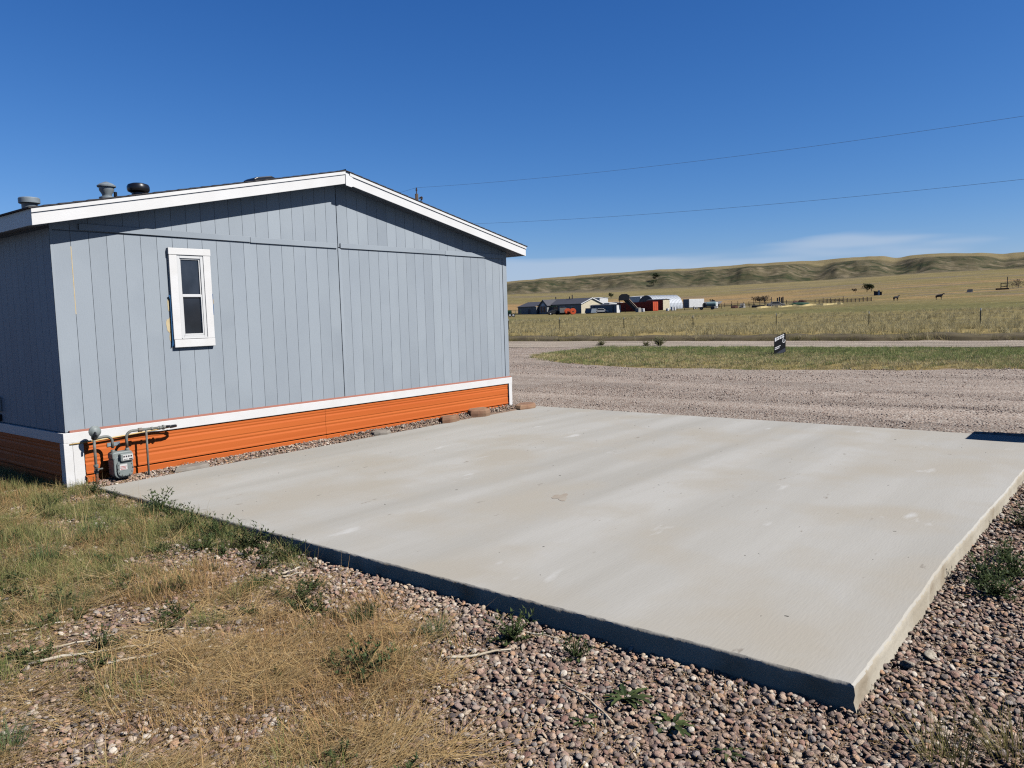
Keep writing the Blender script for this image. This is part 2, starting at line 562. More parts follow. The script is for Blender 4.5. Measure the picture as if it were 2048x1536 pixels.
def ground_height(x, y):
    x = np.asarray(x, float); y = np.asarray(y, float)
    r = np.hypot(x - CAM[0], y - CAM[1])
    z = -0.105 + 0.085 * sst(-6.5, -0.8, y)                     # yard falls away from the house
    z = z + (0.105 + 0.0 - 0.085 * sst(-6.5, -0.8, y)) * sst(8.2, 9.3, x) * 1.0     # drive lies flush with the slab
    bank = sst(-0.42, -0.12, y) * (1 - sst(0.0, 0.3, y)) * sst(-0.3, 0.3, x) * (1 - sst(8.0, 8.6, x))
    z = z + bank * (0.05 + 0.075 * np.clip(x / 8.0, 0, 1))
    z = z + (fbm(x * 1.3, y * 1.3, 5, 4) - 0.5) * 0.05 * (1 - sst(40, 60, r)) * (1 - bank)
    z = z + 0.30 * sst(39.2, 41.6, x) * (1 - sst(48, 62, x))
    # island between the drive and the road is a little proud
    z = z + 0.05 * sst(19.5, 22, x) * (1 - sst(29, 32, x)) * (1 - sst(8, 12, y))
    # nothing of the yard may show through the slab
    s = sst(SLAB[0] - 0.02, SLAB[0] + 0.12, x) * (1 - sst(SLAB[1] - 0.1, SLAB[1] + 0.02, x)) * sst(SLAB[2] - 0.02, SLAB[2] + .12, y) * (1 - sst(SLAB[3] - .12, SLAB[3] + .02, y))
    z = z - 0.12 * s
    return z + far_height(x, y)


def gz(x, y):
    return float(ground_height(np.array([x]), np.array([y]))[0])


def spot(px, dist, dz=0.0):
    a = bearing(px)
    x = CAM[0] + dist * math.cos(a); y = CAM[1] + dist * math.sin(a)
    return (x, y, gz(x, y) + dz)


# ------------------------------------------------------------------ ground colour (soil, turf and crop colours by place)
C_SOIL = np.array(lin(150, 128, 111)); C_GRAV = np.array(lin(160, 142, 128))
C_ISL = np.array(lin(132, 134, 84)); C_DRY = np.array(lin(163, 143, 92)); C_FIELD = np.array(lin(172, 152, 100))
C_OLIVE = np.array(lin(144, 132, 90)); C_GREEN = np.array(lin(128, 124, 82)); C_GOLD = np.array(lin(182, 150, 106)); C_PALE = np.array(lin(164, 148, 108))
C_HILL = np.array(lin(108, 100, 76)); C_HGRN = np.array(lin(84, 82, 58)); C_BARE = np.array(lin(138, 126, 102)); C_SHRUB = np.array(lin(66, 72, 48)); C_MAUVE = np.array(lin(138, 126, 108))


def island_edge(y):
    return np.interp(y, [-60, -30, -7.3, -.6, 3.5, 8, 11, 12.4, 12.9, 60], [27, 24, 20.8, 18.9, 18.6, 20.4, 23, 25.6, 31.6, 31.6])


def ground_color(x, y):
    r = np.hypot(x - CAM[0], y - CAM[1]); az = np.arctan2(y - CAM[1], x - CAM[0])
    t = sst(R(4), R(34), az)[:, None]
    def m(a, b, f):
        f = np.asarray(f)[:, None]
        return a * (1 - f) + b * f
    n1 = fbm(x / 3.0, y / 3.0, 1, 4); n2 = fbm(x / 14.0, y / 30.0, 2, 4)
    c = np.tile(C_SOIL, (len(x), 1))
    c = m(c, C_GRAV, (x > 8.4) & (x < 39))
    ie = island_edge(y) + (fbm(x * .9, y * .9, 44, 3) - 0.5) * 1.6
    isl = sst(-0.25, 0.25, x - ie) * (x < 33)
    ci = C_ISL * 1.0 + (C_DRY - C_ISL) * np.clip((1 - sst(0.5, 6.5, x - ie)) * .8 + (n1 - .5) * 1.6, 0, 1)[:, None]
    c = c * (1 - isl[:, None]) + ci * isl[:, None]
    # field past the road
    fld = sst(39.0, 40.2, x)
    cf = C_FIELD + (C_OLIVE - C_FIELD) * np.clip((n2 - .42) * 3, 0, 1)[:, None]
    cf = m(cf, C_OLIVE, sst(66, 100, r) * 0.75)
    nb = (fbm(az * 9, r / 26.0, 6, 4) - .5)
    g = sst(128, 142, r + nb * 50) * (1 - sst(165, 205, r + nb * 60))
    cf = m(cf, C_GREEN, g * 0.9)
    cf = m(cf, C_OLIVE, sst(185, 215, r + nb * 60))
    st = fbm(az * 7 + r * .002, np.log(np.maximum(r, 10)) * 26 + az * 8, 12, 4)
    gold_l = sst(290, 340, r) * (1 - sst(560, 660, r + (st - .5) * 250))
    gold_r = np.clip((st - .52) * 6, 0, 1) * sst(210, 260, r) * (1 - sst(620, 800, r)) * .8
    gold = (gold_l[:, None] * t + gold_r[:, None] * (1 - t))[:, 0] * sst(.2, .5, st + .15)
    cf = m(cf, C_GOLD, gold)
    cf = m(cf, C_PALE, sst(600, 760, r) * .6 * np.clip((st - .35) * 3, 0, 1))
    cf = m(cf, C_MAUVE, np.clip((fbm(az * 11, np.log(np.maximum(r, 10)) * 22, 71, 4) - .56) * 6, 0, 1) * sst(190, 260, r) * .8)
    # hillside
    h = sst(955, 1020, r)
    dens = fbm(x / 45, y / 45, 51, 5); fine = fbm(x / 9, y / 9, 52, 4); belt = sst(1000, 1090, r) * (1 - sst(1250, 1380, r))
    ch = C_HILL + (C_BARE - C_HILL) * np.clip((fine - .5) * 6, 0, 1)[:, None]
    ch = m(ch, C_HGRN, np.clip((dens - .42) * 4, 0, 1) * .85)
    ch = m(ch, C_SHRUB, np.clip((fbm(x / 12, y / 12, 61, 4) + .25 * dens - .69) * 12, 0, 1) * belt * .9)
    ch = m(ch, C_MAUVE, (1 - sst(1040, 1110, r)) * np.clip((dens - .3) * 2, 0, 1) * .7)
    ch = m(ch, C_PALE, sst(1300, 1400, r) * .7)
    cf = m(cf, ch, h)
    return m(c, cf, fld)


def ground_material(name, fine=True):
    m = bpy.data.materials.new(name); m.use_nodes = True
    t = m.node_tree; bs = t.nodes['Principled BSDF']
    at = N(t, 'ShaderNodeAttribute'); at.attribute_name = 'soil'
    ge = N(t, 'ShaderNodeNewGeometry')
    def noise(s, st, det, rough=.6):
        mpn = N(t, 'ShaderNodeMapping'); mpn.inputs['Scale'].default_value = st
        t.links.new(ge.outputs['Position'], mpn.inputs[0])
        nn = N(t, 'ShaderNodeTexNoise'); nn.inputs['Scale'].default_value = s; nn.inputs['Detail'].default_value = det; nn.inputs['Roughness'].default_value = rough
        t.links.new(mpn.outputs[0], nn.inputs['Vector']); return nn
    n1 = noise(26.0 if fine else 0.9, (1, 1, 1), 8)
    n2 = noise(1.1 if fine else 0.12, (1, 1, 1), 6)
    a = N(t, 'ShaderNodeMapRange'); a.inputs['From Min'].default_value = .25; a.inputs['From Max'].default_value = .75
    a.inputs['To Min'].default_value = .55; a.inputs['To Max'].default_value = 1.4
    t.links.new(n1.outputs['Fac'], a.inputs['Value'])
    b = N(t, 'ShaderNodeMapRange'); b.inputs['From Min'].default_value = .3; b.inputs['From Max'].default_value = .7
    b.inputs['To Min'].default_value = .8; b.inputs['To Max'].default_value = 1.2
    t.links.new(n2.outputs['Fac'], b.inputs['Value'])
    ml = N(t, 'ShaderNodeMath', operation='MULTIPLY'); t.links.new(a.outputs[0], ml.inputs[0]); t.links.new(b.outputs[0], ml.inputs[1])
    hs = N(t, 'ShaderNodeHueSaturation'); t.links.new(at.outputs['Color'], hs.inputs['Color']); t.links.new(ml.outputs[0], hs.inputs['Value'])
    t.links.new(hs.outputs[0], bs.inputs['Base Color'])
    bs.inputs['Roughness'].default_value = 0.95; bs.inputs['Specular IOR Level'].default_value = 0.1
    bp = N(t, 'ShaderNodeBump'); bp.inputs['Strength'].default_value = 0.6; bp.inputs['Distance'].default_value = 0.02 if fine else 0.8
    t.links.new(n1.outputs['Fac'], bp.inputs['Height']); t.links.new(bp.outputs[0], bs.inputs['Normal'])
    return m


def grid_mesh(name, X, Y, Z, m, colors, smooth=True):
    nx, ny = X.shape
    v = np.stack([X.ravel(), Y.ravel(), Z.ravel()], 1)
    i = np.arange(nx * ny).reshape(nx, ny)
    f = np.stack([i[:-1, :-1].ravel(), i[1:, :-1].ravel(), i[1:, 1:].ravel(), i[:-1, 1:].ravel()], 1)
    me = bpy.data.meshes.new(name)
    me.vertices.add(len(v)); me.vertices.foreach_set('co', v.astype(np.float32).ravel())
    me.loops.add(f.size); me.loops.foreach_set('vertex_index', f.astype(np.int32).ravel())
    me.polygons.add(len(f)); me.polygons.foreach_set('loop_start', np.arange(0, f.size, 4, dtype=np.int32))
    me.update(calc_edges=True)
    me.polygons.foreach_set('use_smooth', [smooth] * len(f))
    if colors is not None:
        ca = me.color_attributes.new('soil', 'FLOAT_COLOR', 'POINT')
        ca.data.foreach_set('color', np.concatenate([colors, np.ones((len(v), 1))], 1).astype(np.float32).ravel())
    me.materials.append(m)
    return me


def graded(a, b, step, far, ratio):
    mid = list(np.arange(a, b + 1e-6, step))
    s = step; p = b; hi = []
    while p < far: s *= ratio; p += s; hi.append(p)
    s = step; p = a; lo = []
    while p > -far: s *= ratio; p -= s; lo.append(p)
    return np.array(lo[::-1] + mid + hi)


M_GROUND = ground_material('soil_and_turf', True)
gx = graded(-7, 22, 0.18, 6000, 1.06); gy = graded(-13, 7, 0.18, 6000, 1.06)
GX, GY = np.meshgrid(gx, gy, indexing='ij')
_r = np.hypot(GX - CAM[0], GY - CAM[1]); _a = np.arctan2(GY - CAM[1], GX - CAM[0])
_in = sst(R(-62), R(-58), _a) * (1 - sst(R(108), R(112), _a))
GZ = ground_height(GX, GY) - _in * sst(120, 200, _r) * (0.6 + sst(200, 900, _r) * 45)
o = obj('ground', grid_mesh('ground', GX, GY, GZ, M_GROUND, ground_color(GX.ravel(), GY.ravel())))
tag(o, kind='structure')

# the rangeland and bluffs beyond the field
M_HILL = ground_material('rangeland', False)
ha = np.radians(np.concatenate([np.arange(-60, -8, 1.0), np.arange(-8, 44, 0.11), np.arange(44, 110, 1.0)]))
hr = [104.0]
while hr[-1] < 900: hr.append(hr[-1] * 1.022)
while hr[-1] < 1500: hr.append(hr[-1] + 7.0)
while hr[-1] < 6000: hr.append(hr[-1] * 1.08)
hr = np.array(hr)
HA, HR = np.meshgrid(ha, hr, indexing='ij')
HX = CAM[0] + HR * np.cos(HA); HY = CAM[1] + HR * np.sin(HA)
HZ = ground_height(HX, HY) - 0.25 * (1 - sst(104, 118, HR))
o = obj('hills', grid_mesh('hills', HX, HY, HZ, M_HILL, ground_color(HX.ravel(), HY.ravel())))
tag(o, kind='structure')

# ------------------------------------------------------------------ drive and road
def gravel_surface(name, c1, c2, c3, vs):
    m = bpy.data.materials.new(name); m.use_nodes = True
    t = m.node_tree; bs = t.nodes['Principled BSDF']
    ge = N(t, 'ShaderNodeNewGeometry')
    vo = N(t, 'ShaderNodeTexVoronoi'); vo.inputs['Scale'].default_value = vs
    t.links.new(ge.outputs['Position'], vo.inputs['Vector'])
    sp = N(t, 'ShaderNodeSeparateColor'); t.links.new(vo.outputs['Color'], sp.inputs[0])
    cr = N(t, 'ShaderNodeValToRGB'); e = cr.color_ramp.elements; e.new(.5)
    for k, (c, p) in enumerate(((c1, 0), (c2, .5), (c3, 1))): e[k].position = p; e[k].color = (*c, 1)
    t.links.new(sp.outputs[0], cr.inputs['Fac'])
    mpn = N(t, 'ShaderNodeMapping'); mpn.inputs['Scale'].default_value = (1.0, 0.22, 1)
    t.links.new(ge.outputs['Position'], mpn.inputs[0])
    nn = N(t, 'ShaderNodeTexNoise'); nn.inputs['Scale'].default_value = 0.8; nn.inputs['Detail'].default_value = 8
    t.links.new(mpn.outputs[0], nn.inputs['Vector'])
    mr = N(t, 'ShaderNodeMapRange'); mr.inputs['From Min'].default_value = .3; mr.inputs['From Max'].default_value = .7
    mr.inputs['To Min'].default_value = .7; mr.inputs['To Max'].default_value = 1.2
    t.links.new(nn.outputs['Fac'], mr.inputs['Value'])
    hs = N(t, 'ShaderNodeHueSaturation'); t.links.new(cr.outputs[0], hs.inputs['Color']); t.links.new(mr.outputs[0], hs.inputs['Value'])
    t.links.new(hs.outputs[0], bs.inputs['Base Color']); bs.inputs['Roughness'].default_value = .9; bs.inputs['Specular IOR Level'].default_value = .15
    bp = N(t, 'ShaderNodeBump'); bp.inputs['Strength'].default_value = 1.0; bp.inputs['Distance'].default_value = .5 / vs; bp.invert = True
    t.links.new(vo.outputs['Distance'], bp.inputs['Height']); t.links.new(bp.outputs[0], bs.inputs['Normal'])
    return m


M_DRIVE = gravel_surface('drive_gravel', lin(156, 138, 124), lin(184, 168, 154), lin(204, 194, 182), 26.0)
M_ROAD = gravel_surface('road_dirt', lin(176, 160, 142), lin(186, 172, 156), lin(196, 184, 168), 14.0)
ys = np.arange(-60, 62, 0.5)
def strip(name, x0, x1, n, m, lift, ruts=0.0):
    T = np.linspace(0, 1, n)
    X = x0[None, :] + T[:, None] * (x1 - x0)[None, :]; Y = np.repeat(ys[None, :], n, 0)
    Z = ground_height(X, Y) + lift + ruts * (fbm(X * 1.6, Y * .12, 90, 3) - .5)
    return tag(obj(name, grid_mesh(name, X, Y, Z, m, None)), kind='structure')
jl = (fbm(ys * .6, ys * 0, 70, 4) - .5)
strip('gravel_drive', np.where(ys > -9.2, 8.55, 8.0) + jl * .3, island_edge(ys) + (fbm(ys * .8, ys * 0 + 3, 71, 4) - .5) * .9 + .15, 70, M_DRIVE, 0.018, 0.03)
strip('dirt_road', np.interp(ys, [-60, -6, 12, 25, 60], [33.2, 33.0, 31.8, 30.6, 29]) + jl * .8, np.interp(ys, [-60, -6, 25, 60], [38.7, 38.8, 39.3, 39.5]) + jl * .5, 16, M_ROAD, 0.035, 0.04)

# low cut bank between the road ditch and the field
T = np.array([39.15, 39.3, 39.42, 39.5, 39.75, 40.6, 42.2]); H = np.array([-.05, .01, .05, .15, .19, .15, -.06])
X = T[:, None] + (jl * .7)[None, :] + (fbm(ys * 1.1, ys * 0 + 9, 77, 3) - .5)[None, :] * .4; Y = np.repeat(ys[None, :], len(T), 0)
Z = ground_height(X, Y) + H[:, None] * (1 + .8 * (fbm(ys * .5, ys * 0 + 4, 78, 3) - .5))[None, :]
M_BANK = mat('bank_soil', lin(96, 84, 62), lin(116, 104, 74), scale=1.4, rough=.95, bump=.6, bscale=9)
tag(obj('field_bank', grid_mesh('field_bank', X, Y, Z, M_BANK, None)), kind='structure')

# ------------------------------------------------------------------ concrete slab
M_CONC = mat('broomed_concrete', lin(206, 203, 195), lin(189, 185, 175), scale=1.15, stretch=(0.13, 1.3, 1), detail=12, rough=.88, bump=.14, bscale=34,
             bstretch=(.3, 2, 1), lo=.36, hi=.66, dirt=lin(195, 188, 174), dscale=0.9, dlo=.46, dhi=.66, spec=.25, coord='Object', fleck=True)
x0, x1, y0, y1, zt = SLAB
nu, nv = 300, 420
mb = MB()
def edge_y(x):
    return y0 - 0.09 * sst(2.0, 6.5, x)
def edge_wob(s, k):      # the poured edge is not quite straight
    return (fbm(np.array([s * .8]), np.array([k * 7.0]), 81, 4)[0] - .5) * .035 + (fbm(np.array([s * 9.0]), np.array([k * 3.0]), 82, 3)[0] - .5) * .012
per = []
for i in range(nu): per.append((x0 + (x1 - x0) * i / nu, float(edge_y(x0 + (x1 - x0) * i / nu)) + edge_wob(i * .028, 1) * .9, 0))
for i in range(nv): per.append((x1 + edge_wob(i * .02, 2), y0 - 0.09 + (y1 - y0 + .09) * i / nv, 1))
for i in range(nu): per.append((x1 - (x1 - x0) * i / nu, y1 + edge_wob(i * .028, 3) + 0.15 * (1 - i / nu), 2))
for i in range(nv): per.append((x0 + edge_wob(i * .02, 4) * .7, y1 - (y1 - y0) * i / nv, 3))
cx_, cy_ = (x0 + x1) / 2, (y0 + y1) / 2
rings = []
n = len(per)
def inset(p, d):
    return (p[0] + (d if p[0] < x0 + .6 and p[2] == 3 else -d if p[2] == 1 else 0), p[1] + (d if p[2] == 0 else -d if p[2] == 2 else 0))
levels = []
for d, z in ((0.012, zt), (0.004, zt - .006), (0, zt - .016), (-.004, zt - .05), (0.0, zt - .09), (-.012, zt - .14), (0.0, -.34)):
    ring = []; zl = z
    for k, p in enumerate(per):
        z = zl
        q = inset(p, d); jj = 0
        if zt - .03 < z < zt and p[2] in (0, 3): jj = (random.random() - .5) * .004; z = z + (random.random() - .6) * .004
        if z < zt - .03: jj = (random.random() - .5) * (.006 if p[2] == 0 else .002)
        ring.append((q[0] + jj, q[1] + jj, z + (random.random() - .5) * (.002 if z < zt else 0)))
    levels.append(ring)
vs = [p for ring in levels for p in ring]; fs = [tuple(range(n))]
for l in range(len(levels) - 1):
    for k in range(n):
        fs.append((l * n + k, (l + 1) * n + k, (l + 1) * n + (k + 1) % n, l * n + (k + 1) % n))
mb.add(vs, fs)
slab = mb.build('concrete_slab', M_CONC, smooth='edge')
# slab sides: warm tint counters the blue shade, plus random soil patches
M_CSIDE = mat('shade_warmed_side', lin(206, 197, 178), lin(190, 179, 158), scale=3.0, detail=8, rough=.9, bump=.3, bscale=40, dirt=lin(150, 132, 106), dscale=2.2, dlo=.55, dhi=.75)
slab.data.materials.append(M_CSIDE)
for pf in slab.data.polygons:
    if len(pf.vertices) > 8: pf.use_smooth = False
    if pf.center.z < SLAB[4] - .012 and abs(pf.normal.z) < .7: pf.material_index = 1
tag(slab, kind='structure')

# ------------------------------------------------------------------ the blue-grey house
W, LEN = 8.13, 16.2
M_SIDE = mat('bluegrey_paint', lin(170, 179, 187), lin(176, 185, 192), scale=1.2, stretch=(1, 1, .35), rough=.62, bump=.22, bscale=90, bstretch=(1, 1, .1), jitter=.04, spec=.35,
             dirt=lin(165, 174, 182), dscale=.9, dlo=.5, dhi=.7)
M_GROOVE = mat('groove_paint', lin(128, 138, 148), rough=.8)
M_WHITE = mat('white_trim_paint', lin(250, 249, 246), lin(243, 241, 237), scale=2.5, stretch=(1, 1, 1), rough=.5, bump=.12, bscale=40, dirt=lin(176, 174, 172), dscale=1.7, dlo=.66, dhi=.86)
M_WHITE2 = mat('white_casing_paint', lin(250, 249, 247), lin(244, 242, 238), scale=5, rough=.5, bump=.1, bscale=50)
M_VINYL = mat('white_vinyl', lin(238, 238, 236), rough=.35)
M_ORANGE = mat('orange_steel_skirting', lin(228, 122, 60), lin(212, 106, 48), scale=1.6, stretch=(.12, 1, 5), rough=.6, lo=.3, hi=.75, spec=.25, dirt=lin(208, 106, 54), dscale=.7)
M_TERRA = mat('terracotta_strip', lin(200, 136, 118), rough=.7)
M_SHINGLE = mat('dark_shingle', lin(62, 60, 62), lin(84, 80, 80), scale=14, rough=.95, bump=.6, bscale=80)
M_SOFFIT = mat('soffit_paint', lin(172, 180, 190), rough=.7)
M_GALV = mat('galvanised_steel', lin(158, 168, 172), lin(132, 142, 148), scale=8, rough=.5, metal=.15)
M_BLACK = mat('black_plastic', lin(32, 32, 34), rough=.35)
M_FOAM = mat('spray_foam', lin(226, 208, 168), lin(216, 190, 140), scale=14, rough=.9)
M_TAPE = mat('blue_tape', lin(36, 92, 140), rough=.6)
M_GLASS = mat('dark_glass', lin(34, 40, 50), lin(46, 54, 66), scale=3, rough=.06, spec=.6)
M_DUSTY = mat('dusty_glass', lin(40, 48, 60), lin(66, 74, 86), scale=4, stretch=(1, 1, .5), rough=.12, rough2=.35, spec=.55)

house = thing('manufactured_house', 'blue-grey ranch house with vertical siding, white trim and orange skirting beside the slab', 'house')
RX, RZT = 4.065, 4.095
def rz(x):
    return RZT - (RX - x) * 0.2135 if x < RX else RZT - (x - RX) * 0.206
EL, ER = -0.275, 8.455

wall = MB().prism([(0, .02), (W, .02), (W, rz(W) - .15), (RX, rz(RX) - .15), (0, rz(0) - .15)], 0, LEN, 'y').build('wall', M_GROOVE, house)
# lower boards share one mesh, upper boards are cut to the roof line
P = 0.2032; GAP = 0.0045
lowb = MB().box(GAP / 2, P - GAP / 2, -.013, -.001, .66, 2.972)
low_me = lowb.mesh('siding_board', M_SIDE)
sidb = MB().box(-.013, -.001, GAP / 2, P - GAP / 2, .66, 3.0).mesh('siding_board', M_SIDE)
sidr = MB().box(W + .001, W + .013, GAP / 2, P - GAP / 2, .66, 3.0).mesh('siding_board', M_SIDE)
def gable_board(xa, xb, z0, z1f):
    return MB().prism([(xa, z0), (xb, z0), (xb, z1f(xb)), (xa, z1f(xa))], -.013, -.001, 'y').build('siding_board', M_SIDE, wall)
for k in range(40):
    xa = k * P
    if k == 19:      # cut at the marriage seam
        MB().box(xa + GAP / 2, RX - .012, -.013, -.001, .66, 2.972).build('siding_board', M_SIDE, wall)
    elif k == 20:
        MB().box(RX + .006, xa + P - GAP / 2, -.013, -.001, .66, 2.972).build('siding_board', M_SIDE, wall)
    elif xa + P < 8.03:
        obj('siding_board', low_me, wall, (xa, 0, 0))
    else:
        MB().box(xa + GAP / 2, 8.016, -.013, -.001, .66, 2.972).build('siding_board', M_SIDE, wall) if xa < 8.0 else None
    a, b = xa + GAP / 2, min(xa + P - GAP / 2, 8.016)
    if k == 19: b = RX - .008
    if k == 20: a = RX + .006
    top = lambda x: rz(x) - .165
    if top((a + b) / 2) > 3.06 and b > a:
        gable_board(a, b, 3.0 if False else 2.985, top)
MB().box(8.024, 8.142, -.02, -.001, .66, rz(8.13) - .17).build('corner_trim', M_SIDE, wall, bevel=.002)
MB().box(-.016, -.013 + .026, -.016, -.0135, .66, rz(0) - .17).build('corner_trim', M_SIDE, wall)
for k in range(79):
    obj('siding_board', sidb, wall, (0, .004 + k * P, 0))
    obj('siding_board', sidr, wall, (0, .004 + k * P, 0))
# caulked groove left unpainted
MB().box(P - .0045, P + .0045, -.0138, -.002, 2.02, 2.80).build('caulk_line', M_FOAM, wall)
# horizontal trim band over the panel joint
for xa, xb, za, zb_, tilt in ((0.30, 2.535, 2.992, 2.974, 0), (2.54, 4.035, 2.968, 2.962, 0), (4.10, 6.42, 2.968, 2.966, 0), (6.425, 8.02, 2.962, 2.955, 0)):
    MB().prism([(xa, za), (xb, zb_), (xb, zb_ + .075), (xa, za + .075)], -.034, -.0135, 'y').build('trim_band', M_SIDE, wall, bevel=.002)
MB().box(RX - .006, RX + .05, -.022, -.0135, .66, 2.96).build('seam_trim', M_SIDE, wall, bevel=.002)

# belt, accent strip and skirting
MB().box(-.055, W + .05, -.052, -.002, .535, .652).build('belt_board', M_WHITE2, house, bevel=.003)
MB().box(-.055, -.0005, -.0, LEN, .535, .652).build('belt_board', M_WHITE2, house, bevel=.003)
MB().box(W + .0005, W + .05, 0, LEN, .535, .652).build('belt_board', M_WHITE2, house, bevel=.003)
MB().box(.02, W + .02, -.046, -.0135, .6525, .676).build('accent_strip', M_TERRA, house)
prof = [(-.030, .535), (-.0305, .49), (-.026, .475), (-.029, .455), (-.025, .435), (-.031, .41), (-.031, .34), (-.026, .325), (-.030, .30), (-.025, .275), (-.031, .25),
        (-.031, .175), (-.035, .155), (-.035, .140), (-.010, .137), (-.010, .122)]
low = [(-.012, .122), (-.026, .112), (-.024, .06), (-.026, 0.0), (-.026, -.12)]
def sheet(prof, a0, a1, name, axis, sgn=1, off=0):
    pts = prof + [(p[0] + .004, p[1]) for p in prof[::-1]]
    if axis == 'x':
        return MB().prism([(p[0] * sgn + off, p[1]) for p in pts], a0, a1, 'x').build(name, M_ORANGE, skirt)
    return MB().prism([(p[0] * sgn + off, p[1]) for p in pts], a0, a1, 'y').build(name, M_ORANGE, skirt)
skirt = MB().box(.01, W - .01, -.004, LEN - .02, -.15, .53).build('skirting', mat('skirting_back', lin(90, 60, 40), rough=.9), house)
edges = [.02, 3.66, W - .01]
for a, b in zip(edges[:-1], edges[1:]):
    sheet(prof, a, b - .004, 'skirting_panel', 'x'); sheet(low, a, b - .004, 'skirting_panel', 'x')
for a, b in ((.01, 3.66), (3.66, 7.3), (7.3, 11), (11, LEN - .02)):
    sheet(prof, a, b - .004, 'skirting_panel', 'y'); sheet(low, a, b - .004, 'skirting_panel', 'y')
    sheet(prof, a, b - .004, 'skirting_panel', 'y', -1, W); sheet(low, a, b - .004, 'skirting_panel', 'y', -1, W)
MB().box(.035, .155, -.062, -.04, -.12, .5345).build('corner_post', M_WHITE2, house, bevel=.003)
MB().box(-.062, .033, -.064, .05, -.12, .5345).build('corner_post', M_WHITE2, house, bevel=.003)
MB().box(W - .065, W + .03, -.06, -.037, -.1, .5345).build('corner_post', M_WHITE2, house, bevel=.003)

# roof
def slope(xa, xb, n):
    """stepped shingle courses from eave to ridge"""
    pts = []
    for i in range(n):
        p, q = xa + (xb - xa) * i / n, xa + (xb - xa) * (i + 1) / n
        pts += [(p, rz(p) + .010 + .007), (q, rz(q) + .010)]
    return pts
top = slope(EL - .03, RX, 28) + [(RX, rz(RX) + .026)] + slope(ER + .03, RX, 28)[::-1]
bot = [(ER + .03, rz(ER) - .006), (RX, rz(RX) + .002), (EL - .03, rz(EL) - .006)]
roof = MB().prism(top + bot, -.288, LEN + .26, 'y').build('roof', M_SHINGLE, house)
MB().prism([(EL, rz(EL) - .185), (RX - .002, rz(RX) - .187), (RX - .002, rz(RX)), (EL, rz(EL))], -.265, -.236, 'y').build('rake_board', M_WHITE, house, bevel=.003)
MB().prism([(RX + .002, rz(RX) - .187), (ER, rz(ER) - .185), (ER, rz(ER)), (RX + .002, rz(RX))], -.265, -.236, 'y').build('rake_board', M_WHITE, house, bevel=.003)
MB().prism([(EL - .004, rz(EL) - .05), (RX - .002, rz(RX) - .05), (RX - .002, rz(RX) - .004), (EL - .004, rz(EL) - .006)], -.279, -.266, 'y').build('rake_trim', M_WHITE, house, bevel=.002)
MB().prism([(RX + .08, rz(RX + .08) - .05), (ER + .004, rz(ER) - .05), (ER + .004, rz(ER) - .006), (RX + .08, rz(RX + .08) - .004)], -.279, -.266, 'y').build('rake_trim', M_WHITE, house, bevel=.002)
MB().prism([(RX - .004, rz(RX) - .212), (RX + .10, rz(RX + .1) - .21), (RX + .14, rz(RX + .14) - .186), (RX + .14, rz(RX + .14) - .06), (RX, rz(RX) - .03)], -.276, -.2655, 'y').build('ridge_cover', M_WHITE, house, bevel=.002)
MB().box(EL, EL + .028, -.2355, LEN + .24, rz(EL) - .18, rz(EL) - .004).build('eave_board', M_WHITE, house, bevel=.003)
MB().box(ER - .028, ER, -.2355, LEN + .24, rz(ER) - .18, rz(ER) - .004).build('eave_board', M_WHITE, house, bevel=.003)
# soffits
MB().prism([(EL + .03, rz(EL) - .172), (RX, rz(RX) - .172), (ER - .03, rz(ER) - .172), (ER - .03, rz(ER) - .16), (RX, rz(RX) - .16), (EL + .03, rz(EL) - .16)], -.235, -.0, 'y').build('soffit', M_SOFFIT, house)
MB().prism([(EL + .03, rz(EL) - .172), (-.001, rz(0) - .195), (-.001, rz(0) - .18), (EL + .03, rz(EL) - .158)], .001, LEN, 'y').build('soffit', M_SOFFIT, house)
MB().prism([(W + .001, rz(W) - .195), (ER - .03, rz(ER) - .172), (ER - .03, rz(ER) - .158), (W + .001, rz(W) - .18)], .001, LEN, 'y').build('soffit', M_SOFFIT, house)
# roof vents
def vent(x, y, prof, m, label, n=20):
    mb = MB(); b = rz(x)
    mb.lathe([(r, h) for r, h in prof], (0, 0, 0), 'z', n)
    return tag(mb.build('roof_vent', m, roof, (x, y, b), smooth='edge'), label)
vent(.245, 1.2, [(.085, -.05), (.088, .13), (.092, .14), (.116, .145), (.12, .15), (.12, .205), (.112, .215), (.07, .222), (.0, .224)], M_GALV, 'wide grey flanged roof vent collar')
vent(1.20, 1.2, [(.10, -.05), (.10, .11), (.06, .125), (.062, .15), (.092, .20), (.094, .24), (.115, .245), (.118, .262), (.08, .29), (.02, .315), (0, .318)], M_GALV, 'galvanised capped roof vent')
vent(1.335, 1.25, [(.022, -.05), (.022, .17), (.018, .172), (0, .172)], M_BLACK, 'thin black vent pipe', 10)
vent(1.63, 1.2, [(.095, -.05), (.09, .12), (.105, .125), (.138, .14), (.146, .165), (.146, .20), (.13, .232), (.08, .25), (0, .255)], M_BLACK, 'black mushroom roof vent')
tag(MB().prism([(-.2, -.06), (.2, .03), (.19, .145), (.12, .165), (-.13, .12), (-.19, .09)], -.15, .15, 'y').build('roof_vent', M_BLACK, roof, (3.56, 1.2, rz(3.56)), bevel=.01), 'low black box vent near the ridge')

